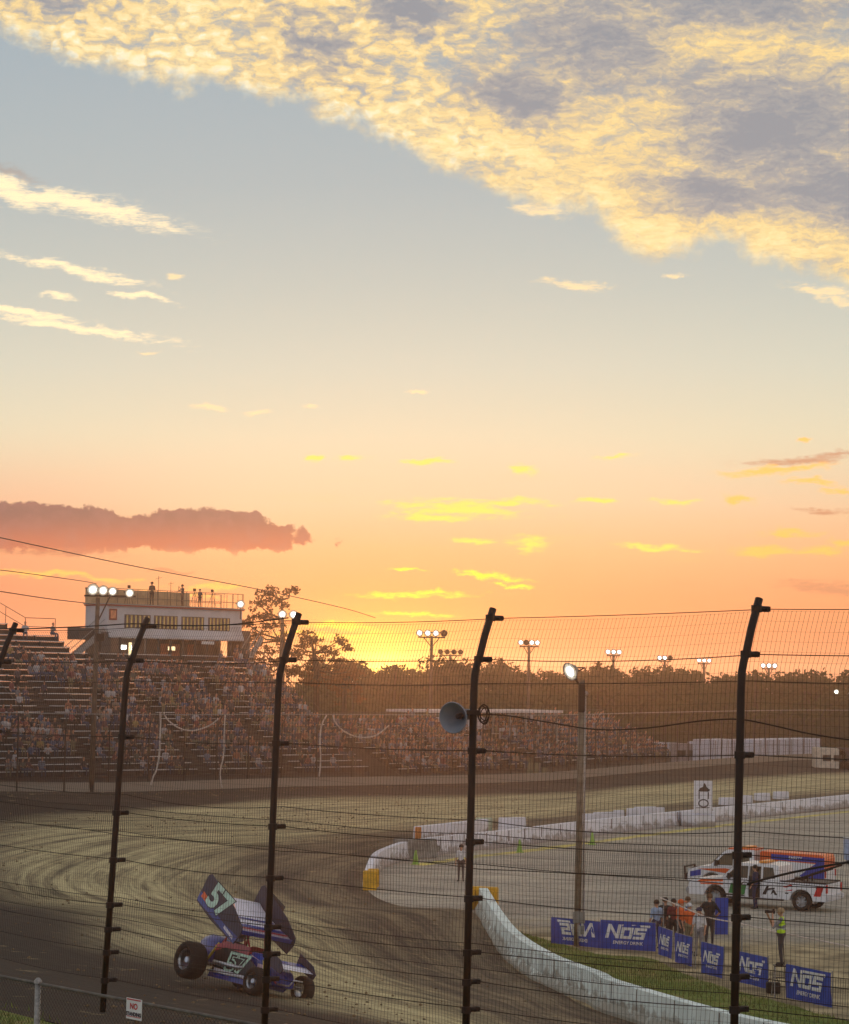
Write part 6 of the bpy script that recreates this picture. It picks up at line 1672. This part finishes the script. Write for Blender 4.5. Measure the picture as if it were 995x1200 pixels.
# graphics on the foil
def foil_gfx(polys, nm, m, dz):
    mb = MB()
    for p in polys:
        q = []
        for x, y in p:
            t = x / 1.55 + .5; c = -.05 * math.sin(math.pi * t) + .155 * max(0, .22 - t) ** 2 * 6 + .05 * .5
            q.append((x, y, c + dz))
        mb.quad(q)
    mb.build(nm, m, scx, M=TLm)
foil_gfx([[(-.7, -.7), (-.2, -.72), (-.1, -.3), (-.6, -.1)]], 'peach_graphic', mat('car_peach', rgb(240, 190, 166), .5), .012)
foil_gfx([[(.05, -.72), (.12, -.72), (.1, .7), (.03, .7)], [(.42, -.72), (.58, -.72), (.55, .72), (.4, .72)]], 'blue_graphic', car_b, .016)
foil_gfx([[(.62, -.72), (.70, -.72), (.70, .72), (.62, .72)]], 'red_stripe', car_r, .018)
mb = MB().box((.82, 0, -.01), (.03, 1.5, .09)).build('wicker', car_b, scx, M=TLm)
st_ = MB()
for s in (-1, 1): st_.tube([(-.45, s * .28, 1.2), (-.55, s * .3, 1.68)], .018, 6).tube([(.02, s * .26, 1.26), (.1, s * .3, 1.5)], .018, 6)
st_.build('wing_struts', silver, scx)
# nose wing
NM = Matrix.Translation((1.5, 0, .80)) @ Matrix.Rotation(R(14), 4, 'Y')
mb = MB(); mb.prism([(-.28, -.03), (-.2, .0), (.1, -.01), (.3, -.03), (.1, -.05)], -.46, .46).build('nose_wing', car_w, scx, M=NM)
for s in (-1, 1): MB().prism([(-.36, -.12), (-.36, .2), (.2, .12), (.38, -.02), (.34, -.14)], s * .46, s * .48).build('nose_wing_endplate', navy_w, scx, M=NM)
MB().quad([(-.2, -.44, .006), (.0, -.44, .006), (.02, .44, .006), (-.2, .44, .006)]).build('nose_wing_stripe', car_b, scx, M=NM)
# hood and panel graphics
mb = MB(); mb.quad([(1.0, -.302, .56), (.5, -.342, .60), (.5, -.342, .84), (.95, -.304, .70)]); mb.build('hood_flash', mat('car_pink_white', rgb(232, 200, 214), .4), scx)
mb = MB(); mb.quad([(1.42, -.15, .634), (1.0, -.2, .795), (1.0, .2, .795), (1.42, .15, .634)]); mb.build('hood_stripe', car_w, scx)
for s in (-1, 1):
    y = s * .433
    for sz, of, m_, dy in ((.56, .035, mint, .003), (.50, .0, car_k, .007)):
        Mx = frame((.12, y + s * dy, .56), Vector((1, 0, 0)) if s < 0 else Vector((-1, 0, 0)), Vector((0, 0, 1)), Vector((0, s, 0)))
        place_mesh(text_mesh('57', sz, of, .2, 1.0), 'race_number', Mx @ Matrix.Scale(1.35, 4, (1, 0, 0)), m_, scx)
    mb = MB(); mb.quad([(-.6, y + s * .002, .3), (.9, y + s * .002, .28), (.9, y + s * .002, .34), (-.6, y + s * .002, .38)]); mb.build('white_pinstripe', car_w, scx)
# driver
dr = thing('person', (0, 0, 0), 'driver in dark suit and white helmet seated inside the sprint car cage', 'driver')
segs, hc = body_segs(pose='sit', lean=-.2, sleeve='long', arms=[((-.24, .2, .4), (-.1, .42, .38)), ((.24, .2, .4), (.1, .42, .38))])
me = seg_mesh(segs, .03); me.name = 'body'
for m in (CL_['black'], CL_['navy'], CL_['navy'], CL_['black']): me.materials.append(m)
o = bpy.data.objects.new('body', me); COL.objects.link(o); o.parent = dr; o.location = (0, 0, 0)
he = MB().lathe([(.001, .15), (.08, .135), (.13, .08), (.148, 0), (.14, -.08), (.11, -.13), (.001, -.14)], (0, 0, 0), 18).build('helmet', car_w, dr, smooth=True); he.location = hc
MB().box((0, .12, .0), (.2, .08, .09)).build('visor', glass_d, dr, bevel=.02).location = hc
# place: right rear wheel foot and right front wheel foot on the clay
CARX, CARY = 291, 1163
g0 = hit_track(CARX, CARY)
zz, nn = zt(g0.x, g0.y)
hd = Vector((math.cos(R(-48)), math.sin(R(-48)), 0))
fwd = (hd - nn * hd.dot(nn)).normalized(); fwd = (fwd + Vector((0, 0, CAR_NOSE))).normalized() if 'CAR_NOSE' in globals() else fwd
lft = nn.cross(fwd).normalized(); up_ = fwd.cross(lft)
Mc = frame(g0, fwd, lft, up_) @ Matrix.Rotation(R(CAR_ROLL), 4, 'X') @ Matrix.Rotation(R(CAR_PITCH), 4, 'Y')
org = Vector((.25, 0, 0))
Mc = Mc @ Matrix.Scale(1.1, 4)
scx.matrix_world = Mc @ Matrix.Translation(-org)
dr.matrix_world = Mc @ Matrix.Translation(-org) @ Matrix.Translation((-.42, 0, .36)) @ Matrix.Rotation(R(-90), 4, 'Z')
# clods of clay thrown over the track
cd_ = MB(); k_ = random.Random(17)
for _ in range(1500):
    u = k_.uniform(4.5, 13.2); q = k_.random()
    v = k_.gauss(.52, .10) if q < .5 else (k_.gauss(.93, .02) if q < .75 else k_.uniform(.03, .9))
    if not .02 < v < .97: continue
    p = track_pt(u, v); z, n_ = zt(p.x, p.y); r = k_.uniform(.015, .06) * (1.0 if p.y < 90 else 1.4)
    c = Vector((p.x, p.y, z + r * .3)); b = len(cd_.v)
    for dx_, dy_, dz_ in ((1, 0, 0), (0, 1, 0), (-1, 0, 0), (0, -1, 0), (0, 0, .8), (0, 0, -.6)): cd_.v.append(c + Vector((dx_ * k_.uniform(.6, 1.3), dy_ * k_.uniform(.6, 1.3), dz_ * k_.uniform(.6, 1.2))) * r)
    for f_ in ((0, 1, 4), (1, 2, 4), (2, 3, 4), (3, 0, 4), (1, 0, 5), (2, 1, 5), (3, 2, 5), (0, 3, 5)): cd_.f.append(tuple(b + i for i in f_)); cd_.m.append(0)
tag(cd_.build('clay_clods', mat('clay_clod', rgb(124, 106, 78), .95, 0, .35, .8)), 'loose clods of clay scattered over the dirt track', 'dirt', kind='stuff')
# ================================================================== haze
if HAZE > 0:
    hb = MB().box((0, 700, 11.4), (3040, 1900 + 1500, 26.0))
    me = bpy.data.meshes.new('haze'); hz = hb.build('haze', [], None); hz.data.materials.clear()
    hm = bpy.data.materials.new('haze_air'); hm.use_nodes = True; t = hm.node_tree; t.nodes.clear()
    pv = t.nodes.new('ShaderNodeVolumePrincipled'); pv.inputs['Density'].default_value = HAZE; pv.inputs['Color'].default_value = (1.0, .88, .80, 1); pv.inputs['Anisotropy'].default_value = HAZE_G
    mo = t.nodes.new('ShaderNodeOutputMaterial'); t.links.new(pv.outputs[0], mo.inputs['Volume'])
    hz.data.materials.append(hm); tag(hz, 'warm dusty evening haze over the speedway', 'haze', kind='stuff')
